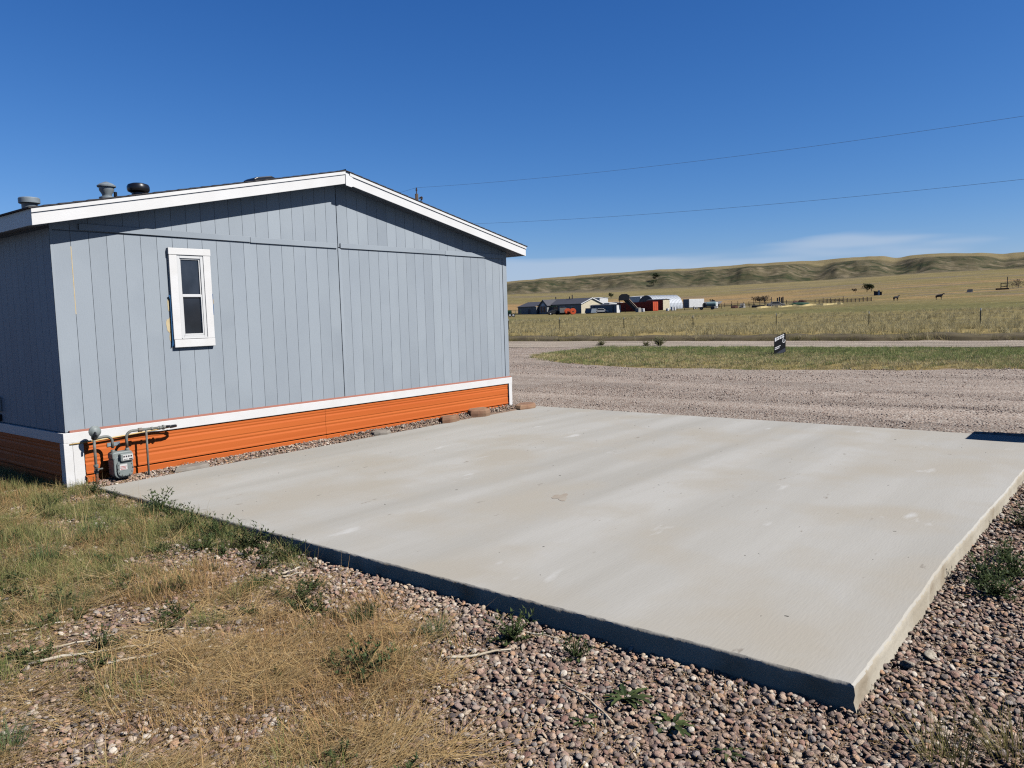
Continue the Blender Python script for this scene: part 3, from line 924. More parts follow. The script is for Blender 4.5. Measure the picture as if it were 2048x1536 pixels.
# window
win = bpy.data.objects.new('window', None); COL.objects.link(win); win.parent = house
tag(win, 'narrow single hung window with white painted casing')
xa, xb, za, zb_ = 1.345, 1.905, 1.575, 2.84
def cas(a, b, c, d, t=.045):
    return MB().box(a, b, -.013 - t, -.0135, c, d).build('casing_board', M_WHITE2, win, bevel=.004)
cas(xa - .01, xb + .006, zb_ - .085, zb_, .05)
cas(xa, xb, za, za + .10, .05)
cas(xa - .004, xa + .10, za + .102, zb_ - .087)
cas(xb - .10, xb, za + .102, zb_ - .087)
fx0, fx1, fz0, fz1 = xa + .102, xb - .102, za + .103, zb_ - .088
fr = MB()
for a, b, c, d in ((fx0, fx0 + .038, fz0, fz1), (fx1 - .038, fx1, fz0, fz1), (fx0 + .038, fx1 - .038, fz1 - .038, fz1), (fx0 + .038, fx1 - .038, fz0, fz0 + .045)):
    fr.box(a, b, -.05, -.005, c, d)
frame = fr.build('frame', M_VINYL, win, bevel=.003)
MB().box(fx0 - .0, fx1, -.066, -.051, fz0 + .002, fz0 + .018).build('sill', M_VINYL, win, bevel=.002)
mid = (fz0 + fz1) / 2 + .02
for nm, c, d, yy, gm in (('sash', mid - .012, fz1 - .039, -.036, M_DUSTY), ('sash', fz0 + .046, mid + .014, -.044, M_GLASS)):
    s = MB(); a, b = fx0 + .039, fx1 - .039; w = .016
    s.box(a, a + w, yy, -.006, c, d); s.box(b - w, b, yy, -.006, c, d); t1, t0 = (w, w * 2.0) if gm is M_DUSTY else (w * 1.9, w * 1.4)
    s.box(a + w, b - w, yy, -.006, d - t1, d); s.box(a + w, b - w, yy, -.006, c, c + t0)
    so = s.build(nm, M_VINYL, win, bevel=.002)
    MB().box(a + w - .002, b - w + .002, -.022, -.018, c + w - .002, d - w + .002).build('pane', gm, so)
# painter's tape hanging at the casing and bare foam patches
MB().prism([(xa - .035, 2.235), (xa - .008, 2.25), (xa + .003, 2.20), (xa + .004, 1.66), (xa - .012, 1.60), (xa - .03, 1.585), (xa - .022, 1.65), (xa - .016, 2.19)], -.040, -.036, 'y').build('masking_tape', M_TAPE, win)
MB().box(xb + .001, xb + .012, -.05, -.046, 1.98, 2.26).build('masking_tape', M_TAPE, win)
def blob(cx, cz, w, h, seed):
    rd = random.Random(seed); n = 14
    pts = [(cx + w * math.cos(2 * PI * i / n) * rd.uniform(.7, 1.2), cz + h * math.sin(2 * PI * i / n) * rd.uniform(.8, 1.1)) for i in range(n)]
    return MB().prism(pts, -.0155, -.0132, 'y').build('bare_patch', M_FOAM, win)
blob(xa - .035, 1.86, .042, .10, 1); blob(xa - .01, 1.72, .03, .10, 2); blob(xa - .02, 2.12, .02, .10, 3); blob(xb + .02, 2.16, .024, .05, 4); blob(xb + .012, 2.05, .02, .12, 5)
blob(.10 + 2.0, 2.0, .002, .002, 6) if False else None
# electric outlet cover and hose bib on the shaded side wall
ob = MB().box(-.075, -.014, 1.94, 2.10, .80, .99).build('outlet_cover', M_VINYL, house, bevel=.008)
MB().box(-.05, -.014, 1.96, 2.06, .672, .76).build('outlet_base', M_BLACK, house, bevel=.005)

# ------------------------------------------------------------------ gas meter
M_METER = mat('grey_green_cast', lin(150, 158, 155), lin(136, 144, 142), scale=9, rough=.5, dirt=lin(110, 104, 92), dscale=8, dlo=.6, dhi=.8, bump=.1)
M_PIPE = mat('weathered_pipe', lin(134, 140, 136), lin(120, 118, 108), scale=16, rough=.55, dirt=lin(122, 92, 70), dscale=10, dlo=.55, dhi=.8)
M_RUST = mat('rusty_pipe', lin(120, 82, 62), lin(98, 66, 52), scale=20, rough=.85)
M_BRASS = mat('yellow_gas_line', lin(228, 190, 120), rough=.45)
M_LABEL = mat('white_label', lin(232, 230, 226), rough=.5)
M_RED = mat('red_print', lin(196, 90, 84), rough=.6)
M_INK = mat('dark_print', lin(60, 60, 66), rough=.6)
gm = thing('gas_meter', 'grey gas meter with riser pipe and round regulator at the near house corner', 'gas meter', (0, -.205, .0))
MB().tube([(.218, 0, -.12), (.216, 0, .16)], .017, 12).build('riser_pipe', M_RUST, gm, smooth=True)
MB().tube([(.216, 0, .16), (.214, 0, .58)], .016, 12).build('inlet_pipe', M_PIPE, gm, smooth=True)
mb = MB(); mb.lathe([(.024, .16), (.026, .165), (.026, .20), (.020, .205), (.020, .235), (.027, .24), (.027, .262), (.018, .268)], (.215, 0, 0), 'z', 10)
mb.tube([(.215, -.02, .22), (.215, -.062, .22)], .012, 8); mb.box(.207, .262, -.07, -.058, .213, .227)
mb.build('shutoff_valve', M_PIPE, gm, smooth='edge')
reg = MB().lathe([(.0, -.055), (.03, -.052), (.05, -.04), (.062, -.026), (.068, -.022), (.068, -.004), (.062, 0), (.05, .02), (.03, .03), (0, .03)], (.222, -.01, .655), 'y', 22).build('regulator', M_METER, gm, smooth='edge')
mb = MB().lathe([(.02, .56), (.03, .57), (.03, .60), (.022, .63), (.022, .66)], (.216, 0, 0), 'z', 12); mb.tube([(.205, -.06, .648), (.205, -.085, .632), (.205, -.088, .60)], .013, 8)
mb.build('regulator_neck', M_BLACK, gm, smooth=True)
def arc(c, r, a0, a1, n=7):
    return [(c[0] + r * math.cos(a0 + (a1 - a0) * i / n), 0, c[1] + r * math.sin(a0 + (a1 - a0) * i / n)) for i in range(n + 1)]
MB().tube([(.216, 0, .566)] + [(.28, 0, .575), (.32, 0, .578)] + arc((.345, .505), .073, PI / 2, 0) + [(.418, 0, .43)], .0165, 12).build('inlet_pipe', M_PIPE, gm, smooth=True)
MB().tube([(.585, 0, .40), (.585, 0, .52)] + arc((.665, .525), .08, PI, PI / 2) + [(.74, 0, .604), (.98, 0, .598)], .0165, 12).build('outlet_pipe', M_PIPE, gm, smooth=True)
mb = MB()
for xx, rr, l in ((.755, .026, .05), (.90, .022, .03), (1.0, .024, .03), (1.045, .03, .028), (1.02, .019, .11)):
    mb.lathe([(rr * .8, -l / 2), (rr, -l / 2 + .004), (rr, l / 2 - .004), (rr * .8, l / 2)], (xx, 0, .603 - (xx - .74) * .02), 'x', 8)
mb.build('pipe_union', M_PIPE, gm, smooth='edge')
# meter body: rounded tin case with a bulged front
def rrect(cx, cz, w, h, r, n=5):
    pts = []
    for sx, sz, a in ((1, 1, 0), (-1, 1, PI / 2), (-1, -1, PI), (1, -1, 3 * PI / 2)):
        for i in range(n + 1):
            t = a + PI / 2 * i / n
            pts.append((cx + sx * (w / 2 - r) + r * math.cos(t), cz + sz * (h / 2 - r) + r * math.sin(t)))
    return pts
body = MB().prism(rrect(.50, .20, .225, .27, .07), -.07, .085, 'y').build('meter_case', M_METER, gm, bevel=.012)
MB().prism(rrect(.51, .185, .19, .20, .06), -.092, -.0705, 'y').build('front_cover', M_METER, gm, bevel=.012)
MB().prism(rrect(.50, .335, .24, .09, .03), -.06, .07, 'y').build('meter_head', M_METER, gm, bevel=.012)
mb = MB(); mb.lathe([(.026, .37), (.026, .40), (.02, .41)], (.418, 0, 0), 'z', 10); mb.lathe([(.026, .37), (.026, .40), (.02, .41)], (.585, 0, 0), 'z', 10)
mb.build('swivel_nut', M_PIPE, gm, smooth='edge')
ib = MB().box(.45, .60, -.12, -.0605, .27, .36).build('index_box', M_METER, gm, bevel=.01)
pl = MB().box(.472, .592, -.1235, -.1205, .282, .348).build('index_plate', M_LABEL, gm)
mb = MB()
for i in range(4): mb.lathe([(.010, -.1262), (.010, -.1240)], (.487 + i * .028, 0, .327), 'y', 12)
mb.box(.545, .585, -.1262, -.124, .288, .300); mb.box(.482, .53, -.1258, -.124, .292, .296)
mb.build('dial', M_INK, pl)
lb = MB().box(.44, .53, -.0955, -.0925, .165, .235).build('sticker', M_LABEL, gm)
mb = MB()
for i, (a, b) in enumerate(((.447, .522), (.447, .51), (.455, .515))): mb.box(a, b, -.0972, -.0958, .205 - i * .016, .211 - i * .016)
mb.build('print', M_RED, lb)
mb = MB()
for i in range(12):
    t = 2 * PI * i / 12; mb.lathe([(.007, -.099), (.008, -.092)], (.51 + .085 * math.cos(t), 0, .185 + .09 * math.sin(t)), 'y', 6)
mb.build('bolts', M_PIPE, gm)
MB().tube([(.825, 0, -.12), (.827, .0, .32), (.83, 0, .60)], .013, 10).build('support_post', M_PIPE, gm, smooth=True)
MB().tube([(1.08, 0, .600), (1.15, .0, .597), (1.205, .012, .595), (1.228, .04, .59), (1.215, .075, .582), (1.18, .095, .577)], .0175, 10).build('rubber_elbow', M_BLACK, gm, smooth=True)
MB().tube([(1.185, .093, .577), (1.0, .125, .560), (.7, .135, .545), (.3, .137, .527), (.0, .138, .522)], .0085, 8).build('gas_line', M_BRASS, gm, smooth=True)
MB().box(.43, .58, .165, .172, .43, .475).build('wall_bracket', M_GALV, gm)

# ------------------------------------------------------------------ flat stones in the gap between the slab and the house
M_FLAG = mat('brown_flagstone', lin(150, 112, 88), lin(172, 140, 112), scale=4, rough=.9, bump=.5, bscale=18, jitter=.12)
M_FLAGG = mat('grey_flagstone', lin(168, 160, 148), lin(150, 142, 132), scale=4, rough=.9, bump=.4, bscale=18)
def flagstone(x, y, w, d, h, m, label, seed, rot=0, tilt=0):
    rd = random.Random(seed); n = 9; mb = MB()
    pts = [(w / 2 * math.cos(2 * PI * i / n) * rd.uniform(.85, 1.12), d / 2 * math.sin(2 * PI * i / n) * rd.uniform(.85, 1.12)) for i in range(n)]
    lv = [(1.0, -.05), (1.04, h * .45), (.98, h * .85), (.9, h)]
    vs = [(p[0] * s, p[1] * s, z + rd.uniform(-.008, .008)) for s, z in lv for p in pts]
    fs = [tuple(range(n - 1, -1, -1)), tuple((len(lv) - 1) * n + k for k in range(n))]
    for l in range(len(lv) - 1):
        for k in range(n): fs.append((l * n + k, l * n + (k + 1) % n, (l + 1) * n + (k + 1) % n, (l + 1) * n + k))
    mb.add(vs, fs)
    o = mb.build('flat_stone', m, None, (x, y, gz(x, y) - .005), (tilt, 0, rot), bevel=.008)
    return tag(o, label, 'stone', 'flat stones between slab and house')
flagstone(1.36, -.27, .50, .24, .06, M_FLAGG, 'flat grey stone beside the gas meter post, along the slab edge', 1)
flagstone(4.55, -.25, .34, .22, .055, M_FLAGG, 'pale flat stone midway along the orange skirting, half sunk in gravel', 2)
flagstone(6.15, -.24, .46, .26, .09, M_FLAG, 'long low brown stone second from far end of skirting', 3, .1)
flagstone(6.95, -.23, .50, .26, .12, M_FLAG, 'arched brown stone leaning at the skirting before the far corner', 4, -.1, .15)
flagstone(8.35, -.25, .62, .34, .12, M_FLAG, 'large reddish brown stone past the white far corner post', 5, .15)

# ------------------------------------------------------------------ pebbles
STONES = [lin(126, 96, 86), lin(180, 150, 132), lin(104, 88, 84), lin(196, 176, 152), lin(136, 108, 96), lin(214, 202, 186), lin(108, 98, 94), lin(192, 154, 122), lin(150, 142, 136), lin(156, 122, 106), lin(204, 186, 164), lin(84, 76, 76), lin(172, 148, 130)]
M_PEB = stone_mat('river_pebbles', [tuple(min(1, c * 1.34) for c in s) for s in STONES])
M_DRV = stone_mat('drive_stones', [tuple(min(1, c * 1.2) for c in s) for s in [lin(166, 142, 128), lin(184, 166, 150), lin(150, 128, 116), lin(200, 186, 174), lin(172, 148, 132), lin(138, 124, 116), lin(192, 174, 158)]])
peb = [source_mesh('pebble', pebble_mesh('pebble', 100 + i, M_PEB, 2, .1 if i % 3 else .3)) for i in range(12)]
drv = [source_mesh('drive_stone', pebble_mesh('drive_stone', 300 + i, M_DRV, 1, .35)) for i in range(8)]


def in_slab(x, y, m=0.0):
    return (x > SLAB[0] - m) & (x < SLAB[1] + m) & (y > edge_y(x) - m) & (y < SLAB[3] + m + .15 * np.clip((x - SLAB[0]) / 8.6, 0, 1))


def in_view(x, y, mar=4.0):
    a = np.degrees(np.arctan2(y - CAM[1], x - CAM[0]) - YAW)
    return np.abs(a) < 33.5 + mar


def in_house(x, y, m=0.03):
    return (x > -m) & (x < W + m) & (y > -m)


def dline(x, y):
    """positive on the open gravel, negative in the weedy yard"""
    return (x + .1) * .872 - (y + 4.9) * .49


def poisson_area(xa, xb, ya, yb, per_m2):
    n = int((xb - xa) * (yb - ya) * per_m2)
    return RNG.uniform(xa, xb, n), RNG.uniform(ya, yb, n)


def gravel_cover(x, y):
    d = dline(x, y) + (fbm(x * 1.5, y * 1.5, 201, 4) - .5) * 1.3
    g = sst(-.25, .35, d)
    st = sst(-.75, -.25, x + (fbm(x * 2, y * 2, 202, 3) - .5) * .7) * (y > -7) * .75
    patch = np.clip((fbm(x * .9, y * .9, 203, 4) - .5) * 5, 0, 1) * .75
    g = np.maximum(np.maximum(g, st), patch * (x < .1)) * 1.0
    g = np.where((y > -3.2) & (x < -.45), g * .4, g)
    g = np.maximum(g, .34)
    g = np.where((x > .1) & (y > SLAB[3] - .3), 1.0, g)
    return g


def place_pebbles(name, xa, xb, ya, yb, per, s0, s1, srcs, cover=None, pile=0.012, label=None, skew=1.8):
    x, y = poisson_area(xa, xb, ya, yb, per)
    k = in_view(x, y) & ~in_house(x, y, .07) & ~in_slab(x, y, .008)
    x, y = x[k], y[k]
    if cover is not None:
        k = RNG.random(len(x)) < cover(x, y); x, y = x[k], y[k]
    s = s0 + (s1 - s0) * RNG.random(len(x)) ** skew
    z = ground_height(x, y) + s * .12 + RNG.random(len(x)) * pile
    rot = np.stack([RNG.normal(0, .35, len(x)), RNG.normal(0, .35, len(x)), RNG.uniform(0, 2 * PI, len(x))], 1)
    return scatter(name, np.stack([x, y, z], 1), rot, s, srcs, label)


place_pebbles('gravel', -3.6, 3.6, -9.75, .6, 2100, .013, .056, peb, gravel_cover, .012, 'reddish and grey river gravel covering the yard by the slab')
place_pebbles('gravel', -3.6, 3.6, -9.75, .6, 2600, .006, .018, peb[:6], lambda x, y: np.maximum(gravel_cover(x, y), .6), .004, 'fine pinkish chips between the larger pebbles', 1.0)
place_pebbles('gravel', 3.6, 9.2, -10.4, -8.6, 900, .018, .06, peb, None, .016, 'river gravel along the far right side of the slab')
place_pebbles('gravel', .1, 8.7, -.45, -.05, 1500, .014, .05, peb, None, .02, 'small gravel filling the gap between slab and skirting')
place_pebbles('gravel', 8.5, 15.5, -11.5, 2.5, 420, .022, .06, drv, None, .012, 'crushed stone on the drive past the slab')
def drive_cover(x, y): return (x < island_edge(y) + .2 + (fbm(x, y, 210, 3) - .5) * 1.2) * (0.35 + .65 * np.clip((fbm(x * .8, y * .2, 211, 4) - .3) * 3, 0, 1))
place_pebbles('gravel', 15.5, 31, -14, 20, 180, .03, .08, drv, drive_cover, .012, 'crushed stone on the far part of the drive')

# ------------------------------------------------------------------ grass
G_STRAW = blade_mat('straw_blades', [lin(240, 214, 160), lin(228, 196, 138), lin(210, 172, 116), lin(246, 228, 184)], .3)
G_BROWN = blade_mat('cheatgrass_blades', [lin(222, 180, 126), lin(204, 158, 108), lin(230, 194, 136), lin(190, 150, 108), lin(176, 162, 106)], .35)
G_GREEN = blade_mat('green_blades', [lin(124, 142, 74), lin(154, 164, 96), lin(198, 186, 128), lin(112, 132, 68), lin(216, 198, 142)], .4)
G_BLUE = blade_mat('bluegreen_blades', [lin(96, 118, 78), lin(116, 136, 88), lin(84, 104, 66)], .35)
G_LEAF = blade_mat('weed_leaves', [lin(84, 100, 58), lin(104, 118, 70), lin(72, 88, 54), lin(124, 130, 84)], .3)
G_FIELD = blade_mat('field_blades', [lin(228, 210, 156), lin(214, 194, 136), lin(198, 180, 122), lin(236, 220, 172), lin(176, 168, 112)], .3)
G_TURF = blade_mat('island_turf', [lin(140, 158, 90), lin(168, 174, 110), lin(128, 146, 82), lin(204, 192, 136)], .35)

def leafy_mesh(seed, n_stem, l, leaf, spread, m, up=.5):
    """branching broad-leaved weed"""
    rd = random.Random(seed); mb = MB()
    for _ in range(n_stem):
        az = rd.uniform(0, 2 * PI); lean = rd.uniform(.2, spread); ln = l * rd.uniform(.5, 1.1)
        p = Vector((0, 0, 0)); steps = 7; pts = [p.copy()]
        for i in range(steps):
            d = Vector((math.cos(az) * math.sin(lean), math.sin(az) * math.sin(lean), math.cos(lean)))
            p = p + d * ln / steps; p.z = max(p.z, .006); pts.append(p.copy()); az += rd.uniform(-.3, .3); lean += rd.uniform(-.12, .2)
        mb.tube(pts, [.0028 * (1 - i / (steps + 1)) + .0006 for i in range(steps + 1)], 4, False)
        for i in range(1, steps + 1):
            for _k in range(3):
                a = rd.uniform(0, 2 * PI)
                blade(mb, pts[i], a, rd.uniform(.5, 1.3), leaf * rd.uniform(.6, 1.3), leaf * rd.uniform(.28, .5), rd.uniform(-.2, .8), 2)
    return mb.mesh('weed', m)


s_straw = [grass_clump('straw_clump', 10 + i, G_STRAW, 26, .12, .08, .28, .0042, 1.25, .5) for i in range(5)]
s_strawup = [grass_clump('straw_stalks', 20 + i, G_STRAW, 7, .06, .16, .36, .003, .45, .5) for i in range(3)]
s_brown = [grass_clump('cheatgrass_clump', 30 + i, G_BROWN, 46, .10, .04, .15, .0034, .85, 1.1) for i in range(5)]
s_green = [grass_clump('green_clump', 40 + i, G_GREEN, 40, .09, .05, .16, .0042, .55, .8) for i in range(5)]
s_field = [grass_clump('field_clump', 50 + i, G_FIELD, 44, .26, .22, .55, .016, .4, .6, 2) for i in range(4)]
s_turf = [grass_clump('turf_clump', 60 + i, G_TURF, 50, .20, .05, .15, .012, .5, .6, 2) for i in range(4)]
s_turfdry = [grass_clump('dry_turf_clump', 70 + i, G_FIELD, 50, .20, .05, .14, .011, .6, .6, 2) for i in range(4)]


def place_grass(name, srcs, x, y, s0, s1, label, tilt=.15):
    n = len(x)
    z = ground_height(x, y)
    rot = np.stack([RNG.normal(0, tilt, n), RNG.normal(0, tilt, n), RNG.uniform(0, 2 * PI, n)], 1)
    return scatter(name, np.stack([x, y, z], 1), rot, RNG.uniform(s0, s1, n), srcs, label)


def pick(xa, xb, ya, yb, per, f):
    x, y = poisson_area(xa, xb, ya, yb, per)
    k = in_view(x, y) & ~in_house(x, y, .05) & ~in_slab(x, y, .05)
    x, y = x[k], y[k]
    k = RNG.random(len(x)) < f(x, y)
    return x[k], y[k]


def weedy(x, y):       # how overgrown the yard is
    d = dline(x, y) + (fbm(x * 1.3, y * 1.3, 221, 4) - .5) * 1.1
    return 1 - sst(-.1, .5, d)


def spots(x, y, lst):
    s = 0
    for cx, cy, r_, w_ in lst: s = s + w_ * np.exp(-((x - cx) ** 2 + (y - cy) ** 2) / r_ ** 2)
    return s
BARE = [(-2.35, -5.5, .22, .8), (-2.0, -4.9, .24, .6), (-1.15, -7.45, .22, .6), (-.75, -4.5, .2, .4), (-.5, -1.9, .3, .7), (-.2, -4.6, .3, .8)]
def f_straw(x, y):
    n = fbm(x * 2.0 + 5, y * 2.0, 222, 4)
    low = 1 - sst(-5.2, -3.8, y)
    return weedy(x, y) * np.clip((n - .41) * 5, 0, 1) * np.clip(.26 + .34 * low + spots(x, y, [(-1.75, -6.5, .6, .55), (-1.5, -5.75, .45, .5), (-2.2, -6.1, .35, .6), (-1.9, -3.9, .4, .35)]) - spots(x, y, BARE), 0, 1)
def f_brown(x, y):
    n = fbm(x * 1.2, y * 1.2 + 9, 223, 4)
    return (weedy(x, y) * .9 + .06) * np.clip((n - .43) * 5, 0, 1) * sst(-.1, .35, -x) * np.clip(.34 + spots(x, y, [(-.75, -5.3, .6, .7), (-.85, -6.4, .42, .7), (-.92, -7.1, .3, .9), (-.5, -6.1, .35, .6), (-1.1, -4.4, .5, .4), (-.6, -2.9, .4, .4)]) - spots(x, y, BARE), 0, 1)
def f_green(x, y):
    n = fbm(x * 1.0 + 3, y * 1.0 + 4, 224, 4)
    up = sst(-4.6, -2.8, y)
    m = fbm(x * 2.6, y * 2.6, 225, 3)
    return weedy(x, y) * np.clip((n - .50 + up * .24) * 5, 0, 1) * (.15 + .75 * up) * np.clip((m - .25) * 3, .1, 1) * np.clip(1 - spots(x, y, BARE), 0, 1) + weedy(x, y) * .5 * np.clip((m - .64) * 9, 0, 1)


def lying_clump(seed):
    rd = random.Random(seed); mb = MB()
    for _ in range(24):
        blade(mb, (rd.uniform(-.14, .14), rd.uniform(-.1, .1), rd.uniform(.0, .02)), rd.gauss(0, .38) + (PI if rd.random() < .35 else 0), rd.uniform(1.2, 1.5), rd.uniform(.08, .30), .0042 * rd.uniform(.6, 1.3), rd.uniform(-.1, .35), 3)
    return source_mesh('lying_straw', mb, G_STRAW)
s_lying = [lying_clump(120 + i) for i in range(5)]
xs_, ys_ = pick(-3.6, .1, -9.6, 3, 300, f_straw); n_ = len(xs_)     # flattened by the wind, mostly one way
scatter('grass', np.stack([xs_, ys_, ground_height(xs_, ys_) + RNG.uniform(0, .025, n_)], 1), np.stack([RNG.normal(0, .12, n_), RNG.normal(0, .12, n_), RNG.normal(-.35, .35, n_)], 1),
        RNG.uniform(.5, 1.15, n_), s_lying, 'bleached straw lying over the yard on the left')
place_grass('grass', s_straw, *pick(-3.6, .1, -9.6, 3, 60, f_straw), .4, .9, 'curled straw clumps in the yard', .35)
place_grass('grass', s_strawup, *pick(-3.6, .1, -9.6, 3, 11, lambda x, y: weedy(x, y) * .6), .6, 1.2, 'tall pale dry stalks standing in the yard')
place_grass('grass', s_brown, *pick(-3.6, .1, -9.6, 3, 420, f_brown), .5, 1.35, 'brown cheatgrass patches between gravel and straw')
place_grass('grass', s_green, *pick(-3.6, .1, -9.6, 4, 420, f_green), .5, 1.2, 'short green grass in front of the shaded house wall')
place_grass('grass', s_brown, *pick(.6, 9, -10.6, -8.85, 34, lambda x, y: np.clip((fbm(x * 1.3, y * 1.3, 226, 3) - .5) * 4, 0, 1)), .4, .9, 'sparse brown grass in the gravel right of the slab')


ground_weed = [source_mesh('ground_weed', leafy_mesh(650 + i, 12, .12, .026, 1.35, G_LEAF)) for i in range(4)]
place_grass('ground_weeds', ground_weed, *pick(-3.6, .1, -9.6, 2.5, 9, lambda x, y: weedy(x, y) * np.clip((fbm(x * 1.7, y * 1.7, 245, 3) - .42) * 5, .06, 1)), .5, 1.2, 'low dark weeds dotted through the dry yard')
# broken straw lying flat
def litter_mesh(seed):
    rd = random.Random(seed); mb = MB()
    for _ in range(9):
        a = rd.uniform(0, PI); l = rd.uniform(.015, .06); x, y = rd.uniform(-.08, .08), rd.uniform(-.08, .08)
        mb.tube([(x, y, rd.uniform(.002, .012)), (x + l * math.cos(a), y + l * math.sin(a), rd.uniform(.004, .02))], .0013, 3, False)
    return source_mesh('litter', mb, G_STRAW)
lit = [litter_mesh(i) for i in range(4)]
place_grass('straw_litter', lit, *pick(-3.6, 3.0, -9.7, 2, 200, lambda x, y: np.maximum(weedy(x, y), .16)), .6, 1.3, 'broken bits of straw strewn over soil and gravel', .1)


def on_island(x, y): return sst(-.1, .5, x - island_edge(y) - (fbm(x * .9, y * .9, 44, 3) - 0.5) * 1.2) * (x < 32.3) * (y < 13.2)
place_grass('grass', s_turf, *pick(18, 33, -12, 13.4, 30, lambda x, y: on_island(x, y) * np.clip(.25 + sst(21, 30, x) * .6 + (fbm(x * .5, y * .25, 227, 3) - .5) * 1.6, .05, 1)), .6, 1.15, 'green turf on the island between drive and road')
place_grass('grass', s_turfdry, *pick(18, 33, -12, 13.4, 26, lambda x, y: on_island(x, y) * np.clip(.8 - sst(21, 30, x) * .65 + (fbm(x * .6, y * .3, 228, 3) - .5) * 1.2, .08, 1)), .6, 1.1, 'dry turf along the drive edge of the island')
place_grass('grass', s_field, *pick(39.45, 72, -16, 46, 3.2, lambda x, y: np.clip(.55 + (fbm(x * .2, y * .2, 229, 3) - .5) * 2, .1, 1)), .6, 1.1, 'tall dry grass of the fenced field past the road')
place_grass('grass', s_field, *pick(72, 125, -24, 80, 1.0, lambda x, y: np.clip(.5 + (fbm(x * .1, y * .1, 230, 3) - .5) * 2, .1, 1)), .7, 1.2, 'dry grass of the field behind the wire fence')

G_DITCH = blade_mat('ditch_blades', [lin(112, 118, 64), lin(136, 132, 76), lin(164, 148, 92), lin(96, 100, 56)], .3)
s_ditch = [grass_clump('ditch_clump', 90 + i, G_DITCH, 44, .26, .14, .42, .014, .6, .7, 2) for i in range(4)]
place_grass('grass', s_ditch, *pick(39.2, 41.0, -12, 40, 9, lambda x, y: np.clip(.6 + (fbm(x * .3, y * .3, 240, 3) - .5) * 3, .15, 1)), .5, 1.1, 'olive weeds along the bank at the field edge of the road')
# a few leaf crumbs on the slab
crumb = [source_mesh('crumb', pebble_mesh('crumb', 970 + i, mat('leaf_crumb', lin(74, 66, 56), rough=.9), 1, .4)) for i in range(2)]
xs_, ys_ = RNG.uniform(.4, 8.4, 70), RNG.uniform(-8.4, -.6, 70)
scatter('leaf_litter', np.stack([xs_, ys_, np.full(70, SLAB[4] + .002)], 1), np.stack([np.zeros(70), np.zeros(70), RNG.uniform(0, 6, 70)], 1),
        np.stack([RNG.uniform(.008, .04, 70), RNG.uniform(.006, .014, 70), np.full(70, .006)], 1), crumb, 'dark leaf crumbs scattered on the slab')
M_STAIN = mat('mud_stain', lin(176, 160, 142), lin(190, 180, 164), scale=6, rough=.9)
mb = MB(); pts = []
for i in range(22):
    t = 2 * PI * i / 22; q = 1 + .3 * math.sin(3 * t + 1) + .2 * math.sin(5 * t)
    pts.append((2.56 + .10 * q * math.cos(t) + .06 * math.sin(t), -5.18 + .10 * q * math.sin(t)))
mb.prism(pts, SLAB[4] + .0005, SLAB[4] + .0022, 'z').build('stain', M_STAIN, slab)

# ------------------------------------------------------------------ single plants
def tuft_mesh(seed, m, n, rad, l0, l1, w, lean, droop):
    return grass_clump('tuft', seed, m, n, rad, l0, l1, w, lean, droop, 4).data
def rosette_mesh(seed, n, l, m):
    """flat rosette of toothed leaves, like a dandelion"""
    rd = random.Random(seed); mb = MB()
    for i in range(n):
        az = 2 * PI * i / n + rd.uniform(-.3, .3); ll = l * rd.uniform(.6, 1.1); el = rd.uniform(.25, .9)
        h = Vector((math.cos(az), math.sin(az), 0)); s = Vector((-h.y, h.x, 0)); vs = []; seg = 8; fs = []
        for k in range(seg + 1):
            t = k / seg; w = ll * .14 * (math.sin(PI * min(1, t * .92 + .05)) ** .8) * (1.0 if k % 2 else .5)
            p = h * ll * t * math.cos(el * (1 - t * .8)) + Vector((0, 0, 1)) * (ll * (t * math.sin(el) - t * t * math.sin(el) * .75) + .004)
            vs += [p - s * w + Vector((0, 0, w * .3)), p, p + s * w + Vector((0, 0, w * .3))]
            if k: b = 3 * k; fs += [(b - 3, b - 2, b + 1, b), (b - 2, b - 1, b + 2, b + 1)]
        mb.add(vs, fs)
    return mb.mesh('weed', m)


tufts = [tuft_mesh(500 + i, G_BLUE, 150, .09, .10, .26, .0046, .55, .8) for i in range(3)]
def plant(name, me, x, y, s, rz_, label, cat, group, tx=0, ty=0):
    o = obj(name, me, None, (x, y, gz(x, y)), (tx, ty, rz_)); o.scale = (s, s, s)
    return tag(o, label, cat, group)
for i, (x, y, s, lb) in enumerate([(-2.02, -3.75, 1.15, 'thick blue-green grass tuft at left edge of the yard, above the bleached sticks'),
                                   (-1.55, -4.0, .75, 'small blue-green tuft leaning right, beside the thick tuft at left edge'),
                                   (-.72, -2.35, 1.0, 'dense green tuft nearest the gravel strip before the slab corner'),
                                   (-1.28, -2.75, 1.1, 'wide green tuft with long blades left of the dense tuft'),
                                   (-2.52, -5.6, .9, 'green tuft cut by the lower left corner of the photo'),
                                   (-.55, -5.8, .7, 'green tuft in brown grass midway along the slab edge'),
                                   (-.42, -6.35, .75, 'upright green tuft at the border of straw and open gravel')]):
    plant('grass_tuft', tufts[i % 3], x, y, s, i * 1.3, lb, 'grass tuft', 'green grass tufts in the yard', RNG.normal(0, .1), RNG.normal(0, .1))
leafy = [leafy_mesh(600 + i, 30, .26, .036, 1.3, G_LEAF) for i in range(4)]
